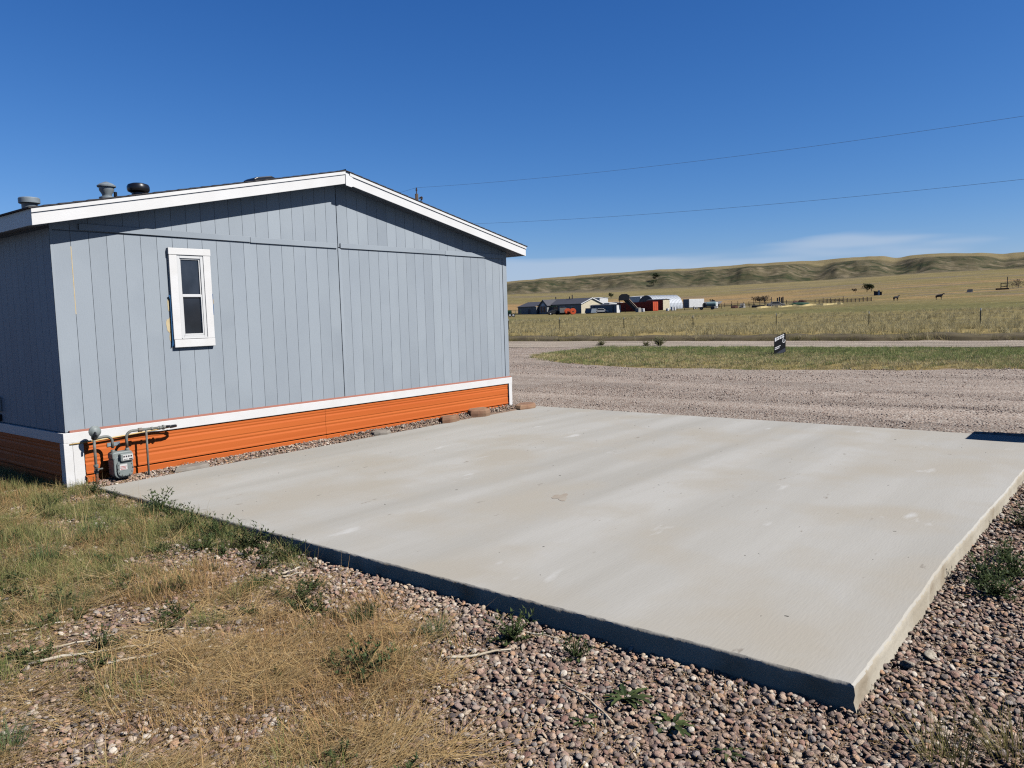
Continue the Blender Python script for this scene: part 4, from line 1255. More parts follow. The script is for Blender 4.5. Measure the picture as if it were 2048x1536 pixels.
for i, (x, y, s, lb) in enumerate([(.02, -.55, .75, 'dark green weed at the slab corner beside the gas riser'),
                                   (.0, -1.05, .55, 'low dark weed at slab edge, second from the house corner'),
                                   (.06, -2.0, 1.05, 'bushy green weed leaning over the slab edge near the house'),
                                   (.02, -2.35, .8, 'green weed just below the bushy one on the slab edge'),
                                   (-.14, -2.9, .95, 'spreading dark weed along the slab edge, above the gravel strip'),
                                   (-.05, -3.3, .9, 'leafy weed in the middle of the green row at slab edge'),
                                   (-.04, -3.75, .95, 'tall thin-stemmed weed against the slab edge'),
                                   (-.3, -3.5, .8, 'low weed a step away from the green row at slab edge'),
                                   (-.02, -4.25, .8, 'last weed of the green row down the slab edge'),
                                   (-.18, -6.75, .85, 'dark weed on open gravel nearest the middle of the slab edge'),
                                   (-.15, -7.2, .55, 'small green weed on bare gravel below the slab edge'),
                                   (-1.0, -6.35, .9, 'dark leafy weed in the straw at the bottom middle'),
                                   (-1.75, -4.85, .6, 'low bright green weed among the bleached sticks at left'),
                                   (-.55, -5.15, .7, 'dusty green weed in the brown grass below the slab row'),
                                   (2.55, -8.86, .9, 'dark weed at the right side of the slab, nearest patch'),
                                   (2.25, -8.98, .95, 'dense dark weed at lower end of the right side patch'),
                                   (2.75, -9.0, 1.0, 'dark weed at outer edge of the right side patch'),
                                   (3.1, -8.93, .7, 'smaller weed behind the right side patch'),
                                   (4.25, -8.95, .9, 'weed farther along the right side of the slab'),
                                   (4.6, -9.05, .9, 'weed by the right photo edge below the slab shadow')]):
    plant('weed', leafy[i % 4], x, y, s, i * 2.1, lb, 'weed', 'leafy weeds', 0, .35 if i == 2 else 0)
ros = [rosette_mesh(700 + i, 13, .17, G_LEAF) for i in range(3)]
for i, (x, y, s, lb) in enumerate([(-.42, -7.68, .9, 'flat toothed dandelion rosette on the gravel under the slab edge'), (-.50, -7.98, .75, 'dark rosette right of the toothed dandelion on the gravel'),
                                   (-.72, -7.62, .5, 'tiny green rosette at the bottom edge of the gravel'), (-.55, -8.28, .5, 'tiny yellowish rosette left of the grass at lower right')]):
    plant('weed', ros[i % 3], x, y, s, i * 1.7, lb, 'weed', 'flat weeds on the gravel')
corner_tuft = grass_clump('tuft', 801, blade_mat('olive_blades', [lin(120, 122, 66), lin(142, 136, 82), lin(168, 150, 100), lin(100, 106, 58)], .3), 120, .10, .14, .36, .004, .5, .7, 4).data
plant('grass_tuft', corner_tuft, -.06, -9.05, 1.0, 0, 'olive grass tuft with seed heads in the lower right corner', 'grass tuft', 'corner grass')
plant('grass_tuft', corner_tuft, .12, -9.28, 1.0, 2, 'second olive grass tuft cut by the right photo edge at the bottom', 'grass tuft', 'corner grass')
# roadside bushes on the island
bush = leafy_mesh(900, 60, .7, .12, 1.1, blade_mat('sage_leaves', [lin(150, 150, 106), lin(166, 160, 118), lin(136, 136, 94)], .3))
for i, (px, d, s, lb) in enumerate([(1205, 44.2, .55, 'thin grey-green roadside weed on the island near its left tip'), (1322, 42.0, .8, 'round sage bush at the road edge of the island'),
                                    (1295, 42.4, .45, 'small sage bush left of the round one')]):
    p = spot(px, d)
    plant('roadside_bush', bush, p[0], p[1], s, i * 1.1, lb, 'bush', 'bushes at the road edge')

# ------------------------------------------------------------------ bleached sticks
M_STICK = mat('bleached_wood', lin(228, 218, 198), lin(204, 186, 158), scale=12, stretch=(1, 1, 1), rough=.85, bump=.3, bscale=60)
def stick(x0, y0, x1, y1, r, label, seed, lift=.02):
    rd = random.Random(seed); pts = []; n = 8; L = math.hypot(x1 - x0, y1 - y0); bend = rd.uniform(-.06, .06) * L
    for i in range(n + 1):
        t = i / n; b = bend * math.sin(PI * t) + rd.uniform(-.01, .01) * L
        x = x0 + (x1 - x0) * t - (y1 - y0) / L * b; y = y0 + (y1 - y0) * t + (x1 - x0) / L * b
        pts.append((x - x0, y - y0, gz(x, y) - gz(x0, y0) + lift + rd.uniform(0, .012)))
    o = MB().tube(pts, [r * (1 - .5 * i / n) * rd.uniform(.85, 1.15) for i in range(n + 1)], 7).build('dead_stalk', M_STICK, None, (x0, y0, gz(x0, y0)), smooth=True)
    return tag(o, label, 'stick', 'bleached dead stalks on the ground')
for i, a in enumerate([(-2.12, -4.13, -1.72, -4.25, .008, 'bleached stick lying highest at the left edge of the photo'),
                       (-2.16, -4.55, -1.62, -4.72, .007, 'thin curved pale stalk below the highest stick at left'),
                       (-2.10, -4.72, -1.50, -5.06, .010, 'longest pale stick among the straw at left'),
                       (-1.86, -5.08, -1.22, -5.28, .009, 'brown tipped stick slanting under the longest pale one'),
                       (-1.50, -4.78, -1.30, -4.98, .008, 'short thick stick right of the longest pale one'),
                       (-.28, -4.55, -.10, -4.55, .010, 'pale pair stick on the gravel strip near the slab edge'),
                       (-.32, -4.62, -.18, -4.68, .008, 'shorter pale stick touching the pair near the slab edge'),
                       (-.62, -6.62, -.30, -6.84, .010, 'split pale stick at the straw and gravel border'),
                       (-.12, -6.55, .0, -7.0, .006, 'thin brown twig on gravel by the slab edge'),
                       (-.66, -7.75, -.50, -7.35, .006, 'forked thin twig at the bottom of the gravel')]):
    stick(*a, 40 + i)
M_LUMP = mat('broken_concrete', lin(206, 196, 178), lin(180, 168, 150), scale=6, rough=.95, bump=.8, bscale=22)
for i, (x, y, s, lb) in enumerate([(1.0, -8.80, .12, 'pale broken concrete lump beside the right edge of the slab'), (.78, -8.72, .10, 'yellowish stone wedged under the slab side near its corner')]):
    me = pebble_mesh('rock', 950 + i, M_LUMP, 3, .5)
    o = obj('rock', me, None, (x, y, gz(x, y) + .02), (.3, .2, i)); o.scale = (s * 1.4, s, s)
    tag(o, lb, 'rock', 'loose lumps by the slab')

# ------------------------------------------------------------------ yard sign
M_SIGN = mat('black_sign', lin(16, 17, 21), rough=.7, spec=.2)
M_SIGNG = mat('charcoal_sign', lin(62, 64, 76), rough=.4)
M_PRINT = mat('white_print', lin(236, 236, 238), rough=.5)
M_WIRE = mat('steel_wire', lin(150, 150, 150), rough=.4, metal=.6)
p = spot(1562, 31.6)
sg = thing('yard_sign', 'black real-estate sign with white lettering on the grass island by the road', 'sign', (p[0], p[1], p[2] - .10), bearing(1562) - PI / 2 + .92)
sw, sh, sk = .34, .70, .24        # half width, height, rise of the slipped panel across its width
pan = MB().prism([(-sw, .06), (sw, .06 + sk * .5), (sw, .06 + sh + sk * .75), (-sw, .06 + sh)], -.006, .006, 'y').build('panel', M_SIGN, sg)
def slant(pts, d=-.0085, d1=-.0065): return MB().prism([(x, z + (x + sw) / (2 * sw) * sk * .75) for x, z in pts], d, d1, 'y')
slant([(-sw + .02, .07), (sw - .02, .02), (sw - .02, .17), (-sw + .3, .16), (-sw + .02, .10)]).build('lower_stripe', M_SIGNG, pan)
slant([(-.31, .60), (-.21, .60), (-.21, .74), (-.31, .74)]).build('emblem', M_PRINT, pan)
def sign_text(body, x, z, size, width=None):
    cu = bpy.data.curves.new('lettering', 'FONT'); cu.body = body; cu.size = size; cu.extrude = .001
    to = bpy.data.objects.new('lettering', cu); COL.objects.link(to)
    bpy.context.view_layer.update()
    dg = bpy.context.evaluated_depsgraph_get(); me = bpy.data.meshes.new_from_object(to.evaluated_get(dg))
    bpy.data.objects.remove(to, do_unlink=True)
    for v in me.vertices:
        xx, zz = x + v.co.x, z + v.co.y
        v.co = (xx, -.008 + v.co.z * -1, zz + (xx + sw) / (2 * sw) * sk * .75)
    me.materials.clear(); me.materials.append(M_PRINT)
    return obj('lettering', me, pan)
for zz, hh, segs in ((.69, .045, ((-.18, -.02), (0, .12), (.135, .24))), (.61, .06, ((-.18, -.06), (-.03, .09), (.12, .24)))):
    for a_, b_ in segs: slant([(a_, zz), (b_, zz), (b_, zz + hh), (a_, zz + hh)]).build('text_line', M_PRINT, pan)
for zz, ln in ((.34, .34), (.28, .27)):
    slant([(-.31, zz), (-.31 + ln, zz), (-.31 + ln, zz + .03), (-.31, zz + .03)]).build('text_line', M_PRINT, pan)
mb = MB(); ring = []
for i in range(13):
    t = R(100) + R(250) * i / 12; ring.append((.235 + .10 * math.cos(t), .50 + .105 * math.sin(t)))
inn = [(.235 + .072 * math.cos(R(100) + R(250) * i / 12), .50 + .077 * math.sin(R(100) + R(250) * i / 12)) for i in range(13)]
slant(ring + inn[::-1]).build('emblem', M_PRINT, pan)
sign_text('21', .18, .465, .10)
MB().tube([(-.25, .012, -.12), (-.25, .012, .75)], .008, 6).build('stake', M_WIRE, sg); MB().tube([(.25, .012, -.12), (.25, .012, .9)], .008, 6).build('stake', M_WIRE, sg)

# ------------------------------------------------------------------ assumed bin, unseen, sized to cast the shadow on the far slab corner
M_BIN = mat('dark_bin_plastic', lin(52, 60, 66), rough=.5)
bn = thing('assumed_bin', 'assumed unseen bin off the far right slab corner, added to cast its shadow', 'bin', (8.95, -9.15, gz(8.95, -9.15)), .0)
MB().add([(-.22, -.22, .05), (.22, -.22, .05), (.22, .2, .05), (-.22, .2, .05), (-.44, -.3, .98), (.44, -.3, .98), (.44, .3, .98), (-.44, .3, .98)],
         [(0, 3, 2, 1), (4, 5, 6, 7), (0, 1, 5, 4), (1, 2, 6, 5), (2, 3, 7, 6), (3, 0, 4, 7)]).build('tub', M_BIN, bn, bevel=.02)
MB().prism([(-.34, .985), (.34, .985), (.30, 1.05), (0, 1.085), (-.30, 1.05)], -.47, .47, 'x').build('lid', M_BIN, bn, bevel=.02)
MB().tube([(-.3, .34, .93), (.3, .34, .93)], .015, 8).build('handle', M_BIN, bn)
for s in (-1, 1): MB().lathe([(.0, -.03), (.1, -.03), (.1, .03), (0, .03)], (s * .27, .2, .1), 'x', 16).build('wheel', M_BLACK, bn)

# ------------------------------------------------------------------ power line
M_POLE = mat('pole_wood', lin(112, 92, 74), lin(92, 76, 62), scale=6, stretch=(1, 1, .1), rough=.9)
M_CABLE = mat('power_cable', lin(120, 124, 134), rough=.5)
M_PORC = mat('brown_porcelain', lin(88, 72, 62), rough=.3)
PX = 31.0
def pole(y, lb):
    g = gz(PX, y); o = thing('utility_pole', lb, 'utility pole', (PX, y, g), 0, 'poles along the road')
    MB().tube([(0, 0, -.5), (0, 0, 9.55)], [.16, .10], 12).build('shaft', M_POLE, o, smooth=True)
    MB().lathe([(.03, 9.5), (.03, 9.72), (.055, 9.74), (.06, 9.80), (.035, 9.86), (.05, 9.88), (.02, 9.94)], (0, 0, 0), 'z', 10).build('insulator', M_PORC, o)
    for z, s in ((9.05, -1), (8.75, -1)):
        MB().tube([(0, 0, z - .15), (0, s * .28, z - .05), (0, s * .42, z + .12), (0, s * .34, z + .26), (0, s * .2, z + .2)], .035, 8).build('bracket', M_POLE, o)
        MB().lathe([(.05, 0), (.09, .05), (.06, .1), (.085, .14), (.03, .2)], (0, s * .42, z + .1), 'z', 10).build('insulator', M_PORC, o)
    MB().lathe([(.14, 0), (.16, .04), (.16, .5), (.12, .56)], (.0, .28, 7.9), 'z', 12).build('transformer', M_GALV, o)
    return o
pole(25.6, 'wooden power pole whose top shows over the right roof slope'); pole(-40, 'power pole of the same line standing beyond the right photo edge')
def cable(y0, y1, z0, z1, sag, lb):
    pts = []
    for i in range(41):
        t = i / 40; pts.append((PX, y0 + (y1 - y0) * t, z0 + (z1 - z0) * t - 4 * sag * t * (1 - t)))
    o = MB().tube(pts, .006, 5).build('power_line', M_CABLE, None)
    tag(o, lb, 'power line', 'overhead power lines')
cable(25.6, -40, 9.93, 9.93, 1.33, 'upper power line crossing the sky to the right'); cable(25.6, -40, 7.62, 7.62, 1.3, 'lower power line crossing the sky to the right')
cable(25.6, 92, 9.93, 9.6, 1.3, 'short stretch of line running left from the pole top behind the roof')

# ------------------------------------------------------------------ wire fence past the road
M_TPOST = mat('green_steel_post', lin(52, 52, 40), rough=.7)
M_TIP = mat('white_post_tip', lin(226, 226, 220), rough=.6)
fence = thing('wire_fence', 'wire fence on dark steel posts along the field past the road', 'fence', (0, 0, 0))
FP = []
for px, d, h in ((930, 71, 1.25), (1020, 70, 1.2), (1122, 69, 1.25), (1250, 68, 1.2), (1388, 66.8, 1.25), (1554, 65.6, 1.28), (1739, 66, 1.30), (1962, 65.4, 1.35), (2230, 67, 1.3)):
    p = spot(px, d); FP.append((p, h))
    ln = RNG.normal(0, .02)
    t = MB(); t.box(-.04, .04, -.006, .006, -.3, h - .16); t.box(-.008, .008, -.05, .006, -.3, h - .16)
    po = t.build('fence_post', M_TPOST, fence, p, (0, ln, .4 + RNG.normal(0, .2)))
    MB().box(-.041, .041, -.051, .007, h - .16, h).build('post_tip', M_TIP, po)
for k in range(4):
    pts = [(p[0][0], p[0][1], p[0][2] + .32 + k * .24) for p in FP]
    MB().tube(pts, .0035, 4).build('wire', M_WIRE, fence)

# ------------------------------------------------------------------ the neighbouring farmstead
def box_part(nm, m, par, *b, bevel=0): return MB().box(*b).build(nm, m, par, bevel=bevel)
def solid(name, rgb, rough=.7, **k): return mat(name, lin(*rgb), tuple(c * .85 for c in lin(*rgb)), scale=2, rough=rough, **k)
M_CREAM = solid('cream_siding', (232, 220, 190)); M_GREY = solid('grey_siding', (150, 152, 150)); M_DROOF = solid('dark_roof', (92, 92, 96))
M_FWHITE = solid('farm_white', (240, 240, 238)); M_FDARK = solid('farm_dark', (44, 44, 48)); M_CRED = solid('container_red', (176, 62, 44)); M_CORA = solid('container_orange', (224, 96, 58))
M_CONCB = solid('concrete_block', (170, 166, 158)); M_RAIL = solid('bare_timber', (196, 172, 150)); M_STEEL = solid('ribbed_steel', (216, 222, 228), .45); M_TEAL = solid('tank_paint', (150, 176, 176), .4)
M_FGREEN = solid('machine_green', (52, 92, 66)); M_TIRE = solid('tyre_rubber', (30, 30, 32), .9); M_FBLUE = solid('shed_grey_blue', (126, 138, 150)); M_FORA = solid('machine_orange', (222, 88, 40))
M_BROWN = solid('brown_hide', (92, 58, 44), .8); M_DKHIDE = solid('dark_bay_hide', (34, 26, 25), .7); M_FWOOD = solid('fence_wood', (96, 84, 74), .9); M_FGLASS = mat('far_glass', lin(40, 46, 54), rough=.1)

def gable_house(t, w, l, eave, peak, wm, rm, over=.35, gm=None):
    """gable faces -Y, length runs +Y"""
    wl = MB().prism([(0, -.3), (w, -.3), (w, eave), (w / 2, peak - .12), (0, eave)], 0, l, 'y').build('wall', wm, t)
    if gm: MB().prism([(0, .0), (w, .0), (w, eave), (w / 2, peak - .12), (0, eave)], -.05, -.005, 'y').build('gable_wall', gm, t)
    s = (peak - eave) / (w / 2)
    MB().prism([(-over, eave - over * s), (w / 2, peak), (w + over, eave - over * s), (w + over, eave - over * s + .14), (w / 2, peak + .14), (-over, eave - over * s + .14)], -over, l + over, 'y').build('roof', rm, t)
    MB().prism([(-over, eave - over * s - .1), (w / 2, peak - .1), (w + over, eave - over * s - .1), (w + over, eave - over * s + .16), (w / 2, peak + .16), (-over, eave - over * s + .16)], -over - .06, -over - .01, 'y').build('rake_board', M_FWHITE, t)
    return wl
# house
p = spot(1166, 243)
fh = thing('farm_house', 'distant ranch house with cream gable end and long grey shaded side', 'house', (p[0], p[1], p[2] - .2), -.17)
wl = gable_house(fh, 9.6, 19, 3.3, 5.0, M_GREY, M_DROOF, .4, M_CREAM)
for (a, b, c, d) in ((3.9, 4.9, 1.2, 2.7), (7.0, 7.8, 1.3, 2.6)):
    w_ = box_part('window', M_FWHITE, fh, a, b, -.12, -.052, c, d); box_part('pane', M_FGLASS, w_, a + .12, b - .12, -.14, -.121, c + .12, d - .12)
for (a, b, c, d) in ((2.4, 4.2, 1.1, 2.6), (7.0, 9.2, 1.0, 2.7), (10, 12.4, .3, 2.8)):
    w_ = box_part('window', M_FWHITE if c > .5 else M_GREY, fh, -.1, -.005, a, b, c, d); box_part('pane', M_FGLASS, w_, -.13, -.101, a + .15, b - .15, c + .15, d - .1)
# entry bay with its own gable and tall windows
MB().prism([(13.4, -.3), (16.8, -.3), (16.8, 3.2), (15.1, 4.7), (13.4, 3.2)], -1.8, 2.0, 'x').build('entry_bay', M_GREY, fh)
MB().prism([(13.0, 2.95), (15.1, 4.85), (17.2, 2.95), (17.2, 3.12), (15.1, 5.02), (13.0, 3.12)], -2.1, 4.8, 'x').build('bay_roof', M_DROOF, fh)
for a in (13.9, 15.3):
    w_ = box_part('window', M_FWHITE, fh, -1.9, -1.805, a, a + 1.1, .8, 3.0); box_part('pane', M_FGLASS, w_, -1.93, -1.905, a + .1, a + 1.0, .9, 2.9)
MB().prism([(14.2, 3.05), (16.0, 3.05), (15.6, 3.7), (15.1, 3.9), (14.6, 3.7)], -1.9, -1.805, 'x').build('arched_window', M_FWHITE, fh)
MB().box(-1.2, 9, 19, 28, -.3, 2.9).build('wing', M_GREY, fh); MB().prism([(-1.5, 2.85), (3.8, 4.4), (9.2, 2.85), (9.2, 3.0), (3.8, 4.55), (-1.5, 3.0)], 19.42, 28.3, 'y').build('wing_roof', M_DROOF, fh)
box_part('door', M_DROOF, fh, -1.28, -1.205, 22, 23, 0, 2.1)
for (x, y, h) in ((4.4, 8, 6.3), (4.6, 9.4, 5.8), (4.4, 15.5, 5.9)): MB().tube([(x, y, 4.3), (x, y, h)], .16, 8).build('flue', M_FDARK, fh)
# camper and white shed behind it
def shed(px, d, w, l, h, m, mw, lb, cat, name, rot=-.17, dz=-.05, roof=.25, ht=None):
    p = spot(px, d); t = thing(name, lb, cat, (p[0], p[1], p[2] + dz), rot)
    MB().box(0, w, .02, l, -.2, h).build('side_wall', m, t); MB().box(.02, w - .02, -.04, .018, -.2, h - .01).build('end_wall', mw, t)
    MB().prism([(-.15, h + .01), (w / 2, h + roof), (w + .15, h + .01), (w + .15, h + .1), (w / 2, h + roof + .1), (-.15, h + .1)], -.2, l + .15, 'y').build('roof', M_DROOF if mw is not M_FWHITE or ht is None else ht, t)
    return t
t = shed(1236.5, 236, 2.6, 9, 2.35, M_FBLUE, M_FWHITE, 'low blue-grey shed with white end in front of the farm house', 'shed', 'storage_shed', .05)
for a in (1.0, 7.6): box_part('post', M_FDARK, t, -.1, -.002, a, a + .25, 0, 2.2)
t = shed(1222, 262, 5.5, 4.0, 3.0, M_FWHITE, M_FWHITE, 'white garage behind the blue-grey shed', 'garage', 'white_garage', -.35, ht=M_FWHITE)
MB().prism([(.8, -.1), (2.6, -.1), (2.6, 1.6), (1.7, 2.3), (.8, 1.6)], -.08, -.045, 'y').build('door', M_FDARK, t)
shed(1203, 285, 4.0, 5.0, 4.9, M_FWHITE, M_FWHITE, 'white camper just right of the cream gable', 'camper', 'camper', -.3, ht=M_FWHITE)
# dumpster, car, orange reels, weathered box trailer, green tractor
p = spot(1188, 234); t = thing('dumpster', 'grey open dumpster left of the white parked car', 'dumpster', p, -.2)
MB().prism([(-.6, .25), (1.5, .25), (1.9, 1.55), (-.2, 1.55)], 0, 2.6, 'y').build('tub', M_FBLUE, t); MB().prism([(-.25, 1.56), (1.95, 1.56), (1.9, 1.66), (-.2, 1.66)], -.05, 2.65, 'y').build('rim', M_FDARK, t)
MB().box(-.4, 1.3, .2, 2.4, -.1, .25).build('skid', M_FDARK, t)
def far_car(px, d, m, lb, rot, name='parked_car', cat='car', s=1.0):
    p = spot(px, d); t = thing(name, lb, cat, p, rot)
    b = MB().prism([(0, .35), (4.4, .35), (4.45, .85), (3.5, .98), (2.9, 1.45), (1.3, 1.48), (.75, 1.0), (.02, .9)], -.85, .85, 'y').build('body', m, t, bevel=.06)
    MB().prism([(.95, 1.0), (3.3, 1.0), (2.82, 1.40), (1.36, 1.42)], -.87, .87, 'y').build('window', M_FGLASS, t)
    for x in (.85, 3.55):
        for s_ in (-1, 1):
            w_ = MB().lathe([(.0, -.1), (.33, -.1), (.33, .1), (0, .1)], (x, s_ * .80, .33), 'y', 14).build('wheel', M_TIRE, t); MB().lathe([(.18, -.115), (.18, .115)], (x, s_ * .80, .33), 'y', 10).build('rim', M_FWHITE, w_)
    return t
far_car(1191, 238, M_FWHITE, 'white car parked between the dumpster and the blue-grey shed', -1.0)
M_REEL = M_FORA
for i, px in enumerate((1139, 1149)):
    p = spot(px, 229 - i); t = thing('steel_reel', ('left' if i == 0 else 'right') + ' one of the two orange round reels before the farm house', 'reel', p, -.6, 'orange reels')
    MB().lathe([(.85, -.4), (.92, -.38), (.92, -.3), (.6, -.27), (.6, .27), (.92, .3), (.92, .38), (.85, .4)], (0, 0, .9), 'y', 18).build('drum', M_REEL, t); MB().lathe([(.2, -.46), (.2, .46)], (0, 0, .9), 'y', 10).build('hub', M_FDARK, t)
p = spot(1130, 233); t = thing('box_trailer', 'weathered pale box trailer left of the orange reels', 'trailer', p, .62)
MB().box(-2.0, 2.0, -1, 1, .55, 2.0).build('box', M_CONCB, t); MB().box(-2.4, 2.3, -.6, .6, .42, .54).build('chassis', M_FDARK, t)
for x in (-.5, .5): MB().lathe([(0, -1.08), (.36, -1.08), (.36, 1.08), (0, 1.08)], (x, 0, .36), 'y', 12).build('wheel', M_TIRE, t)
def tractor(px, d, m, lb, rot):
    p = spot(px, d); t = thing('tractor', lb, 'tractor', p, rot)
    MB().prism([(0, .7), (1.7, .7), (1.75, 1.5), (0, 1.6)], -.35, .35, 'y').build('hood', m, t, bevel=.05); MB().box(-1.3, 0, -.5, .5, .7, 1.25).build('platform', m, t)
    for a, b in ((-1.2, -.6), (-1.2, .6), (0, -.6), (0, .6)): MB().tube([(a, b, 1.2), (a, b, 2.45)], .05, 6).build('cab_post', M_FDARK, t)
    MB().box(-1.45, .25, -.85, .85, 2.45, 2.58).build('canopy', m, t, bevel=.03); MB().prism([(-.9, 1.25), (-.4, 1.25), (-.4, 1.35), (-.8, 1.35), (-.9, 1.8)], -.25, .25, 'y').build('seat', M_FDARK, t)
    for s_ in (-1, 1):
        MB().lathe([(.5, -.2), (.78, -.2), (.8, .2), (.5, .2)], (-.75, s_ * .8, .8), 'y', 16).build('wheel', M_TIRE, t); MB().lathe([(.25, -.12), (.42, -.12), (.42, .12), (.25, .12)], (1.35, s_ * .65, .42), 'y', 14).build('wheel', M_TIRE, t)
    MB().tube([(1.1, 0, 1.5), (1.1, 0, 2.2)], .05, 6).build('exhaust', M_FDARK, t)
tractor(1112, 236, M_FGREEN, 'dark green tractor with canopy in the shade of the farm house', .5)
far_car(1098, 234, M_FDARK, 'dark car standing before the arched bay of the farm house', -.7)
# conveyor
p = spot(1263, 238); t = thing('grain_conveyor', 'dark inclined conveyor with pale rails above the red container', 'conveyor', p, bearing(1263) - PI / 2)
MB().prism([(-3.4, 3.6), (-.2, 3.6), (.0, 5.0), (-.9, 5.5), (-2.4, 5.5), (-3.2, 4.9)], -1.2, 1.2, 'y').build('head_house', M_FDARK, t)
MB().prism([(-2.6, 5.0), (-1.0, 5.2), (2.6, .9), (2.6, .2), (1.6, .2), (-2.4, 4.1)], -.7, .7, 'y').build('trough', M_FDARK, t)
for s_ in (-1, 1): MB().tube([(-1.7, -.8, 5.1), (2.2 + s_ * .18, -.8, .9)] if s_ < 0 else [(-1.3, -.85, 5.2), (2.5, -.85, .95)], .12, 6).build('rail', M_RAIL, t)
for x in (-3.0, -1.4): MB().tube([(x, 0, -.2), (x, 0, 3.7)], .12, 6).build('leg', M_FDARK, t)
p = spot(1280, 232); t2 = MB().prism([(-.9, -.1), (.9, -.1), (.8, 1.1), (.3, 1.3), (-.8, 1.2)], -.5, .5, 'y').build('concrete_block', M_CONCB, None, p); tag(t2, 'pale concrete block at the foot of the conveyor', 'block')
# shipping container
p = spot(1309, 244); t = thing('shipping_container', 'long red shipping container with bright orange end doors', 'container', p, -.17)
MB().box(0, 2.6, .06, 14.5, .0, 2.9).build('body', M_CRED, t)
for k in range(36): MB().box(-.05, -.002, .2 + k * .4, .4 + k * .4, .15, 2.75).build('rib', M_CRED, t)
for k in range(2): d_ = MB().box(.06 + k * 1.25, 1.25 + k * 1.25, -.02, .05, .12, 2.75).build('door', M_CORA, t); MB().tube([(.6 + k * 1.25, -.06, .2), (.6 + k * 1.25, -.06, 2.7)], .04, 6).build('lock_bar', M_CRED, d_)
shed(1329, 262, 3.4, 7, 3.4, M_CRED, M_CREAM, 'red lean-to with pale end panel behind the container', 'shed', 'lean_to', -.2)
# quonset hut : end wall faces -X, barrel runs +X
p = spot(1312, 276); t = thing('quonset_hut', 'white ribbed arched metal hut with dark end wall', 'hut', p, -.38)
def arch(r, h, n=18): return [(r * math.cos(PI * i / n), h * math.sin(PI * i / n) ** .75) for i in range(n + 1)]
A = arch(4.6, 5.2)
MB().prism([(a + 4.6, b) for a, b in A], .05, 13, 'x').build('shell', M_STEEL, t)
for k in range(20): MB().prism([(a * 1.012 + 4.6, b * 1.015) for a, b in A] , .1 + k * .66, .42 + k * .66, 'x').build('rib', M_STEEL, t)
MB().prism([(a * .99 + 4.6, b * .99) for a, b in A], -.06, .045, 'x').build('end_wall', M_DROOF, t); MB().box(-.12, -.065, 3.2, 6.0, 0, 3.2).build('door', M_FDARK, t)
# cargo trailer
p = spot(1381, 246); t = thing('cargo_trailer', 'white cargo trailer with grey end right of the arched hut', 'trailer', p, -.38)
MB().box(.05, 6.2, 0, 2.7, .55, 3.2).build('box', M_FWHITE, t, bevel=.08); MB().box(-.03, .045, .05, 2.65, .6, 3.15).build('rear_door', M_GREY, t); MB().box(.2, 7.2, .8, 1.9, .42, .54).build('chassis', M_FDARK, t)
for x in (2.2, 3.1): w_ = MB().lathe([(0, -.12), (.38, -.12), (.38, .12), (0, .12)], (x, .05, .38), 'y', 14).build('wheel', M_TIRE, t); MB().lathe([(.2, -.14), (.2, .14)], (x, .05, .38), 'y', 10).build('rim', M_FWHITE, w_)
# white roof behind the conveyor
shed(1284, 300, 5.0, 6.0, 4.9, M_FWHITE, M_FWHITE, 'white outbuilding roof between the conveyor and the arched hut', 'outbuilding', 'outbuilding', -.3, ht=M_FWHITE)
# white tanks and barrels
def barrel(px, d, r, h, lb, m=M_FWHITE):
    p = spot(px, d); t = thing('barrel', lb, 'barrel', p, 0, 'white barrels by the arched hut')
    MB().lathe([(r * .9, 0), (r, .06), (r, h * .33), (r * 1.04, h * .35), (r, h * .37), (r, h - .06), (r * .9, h)], (0, 0, 0), 'z', 14).build('drum', m, t); MB().lathe([(r * .2, h), (r * .2, h + .06)], (r * .4, 0, 0), 'z', 8).build('bung', M_FDARK, t); return t
barrel(1338, 232, .45, .8, 'low white barrel in the weeds right of the orange doors'); barrel(1347, 238, .42, 1.15, 'tall white barrel standing in front of the arched hut'); barrel(1352, 239, .42, 1.0, 'white barrel right of the tall one'); barrel(1289, 236, .5, 1.0, 'white barrel in front of the red container side')
def ibc(px, d, lb):
    p = spot(px, d); t = thing('water_tote', lb, 'tote', p, -.3); MB().box(-.8, .8, -.6, .6, .15, 1.9).build('tank', M_FWHITE, t, bevel=.1); MB().box(-.85, .85, -.65, .65, 0, .14).build('pallet', M_FWOOD, t)
ibc(1432, 240, 'white square water tote above the silver tank trailer')
p = spot(1428, 252); t = thing('boat', 'long white boat on a trailer behind the square water tote', 'boat', p, bearing(1428) - PI / 2 + .15)
MB().prism([(-2.6, 1.2), (2.0, 1.2), (2.9, 2.0), (-2.7, 2.0)], -.9, .9, 'y').build('hull', M_FWHITE, t); MB().box(-2.2, 1.8, -.5, .5, .5, 1.18).build('trailer_frame', M_FDARK, t); MB().prism([(-.5, 2.01), (.8, 2.01), (.4, 2.5), (-.5, 2.5)], -.6, .6, 'y').build('cabin', M_FGLASS, t)
p = spot(1420, 226); t = thing('tank_trailer', 'silver horizontal tank on a black trailer standing alone in the grass', 'trailer', p, bearing(1420) - PI / 2 - .1)
MB().lathe([(.0, -.6), (.45, -.55), (.62, -.4), (.62, 1.9), (.45, 2.05), (0, 2.1)], (0, 0, 1.55), 'x', 16).build('tank', M_TEAL, t, smooth='edge'); MB().box(-2.7, 2.3, -.5, .5, .55, .8).build('frame', M_FDARK, t); MB().box(-1.5, -.8, -.45, .45, .8, 1.9).build('pump', M_FDARK, t)
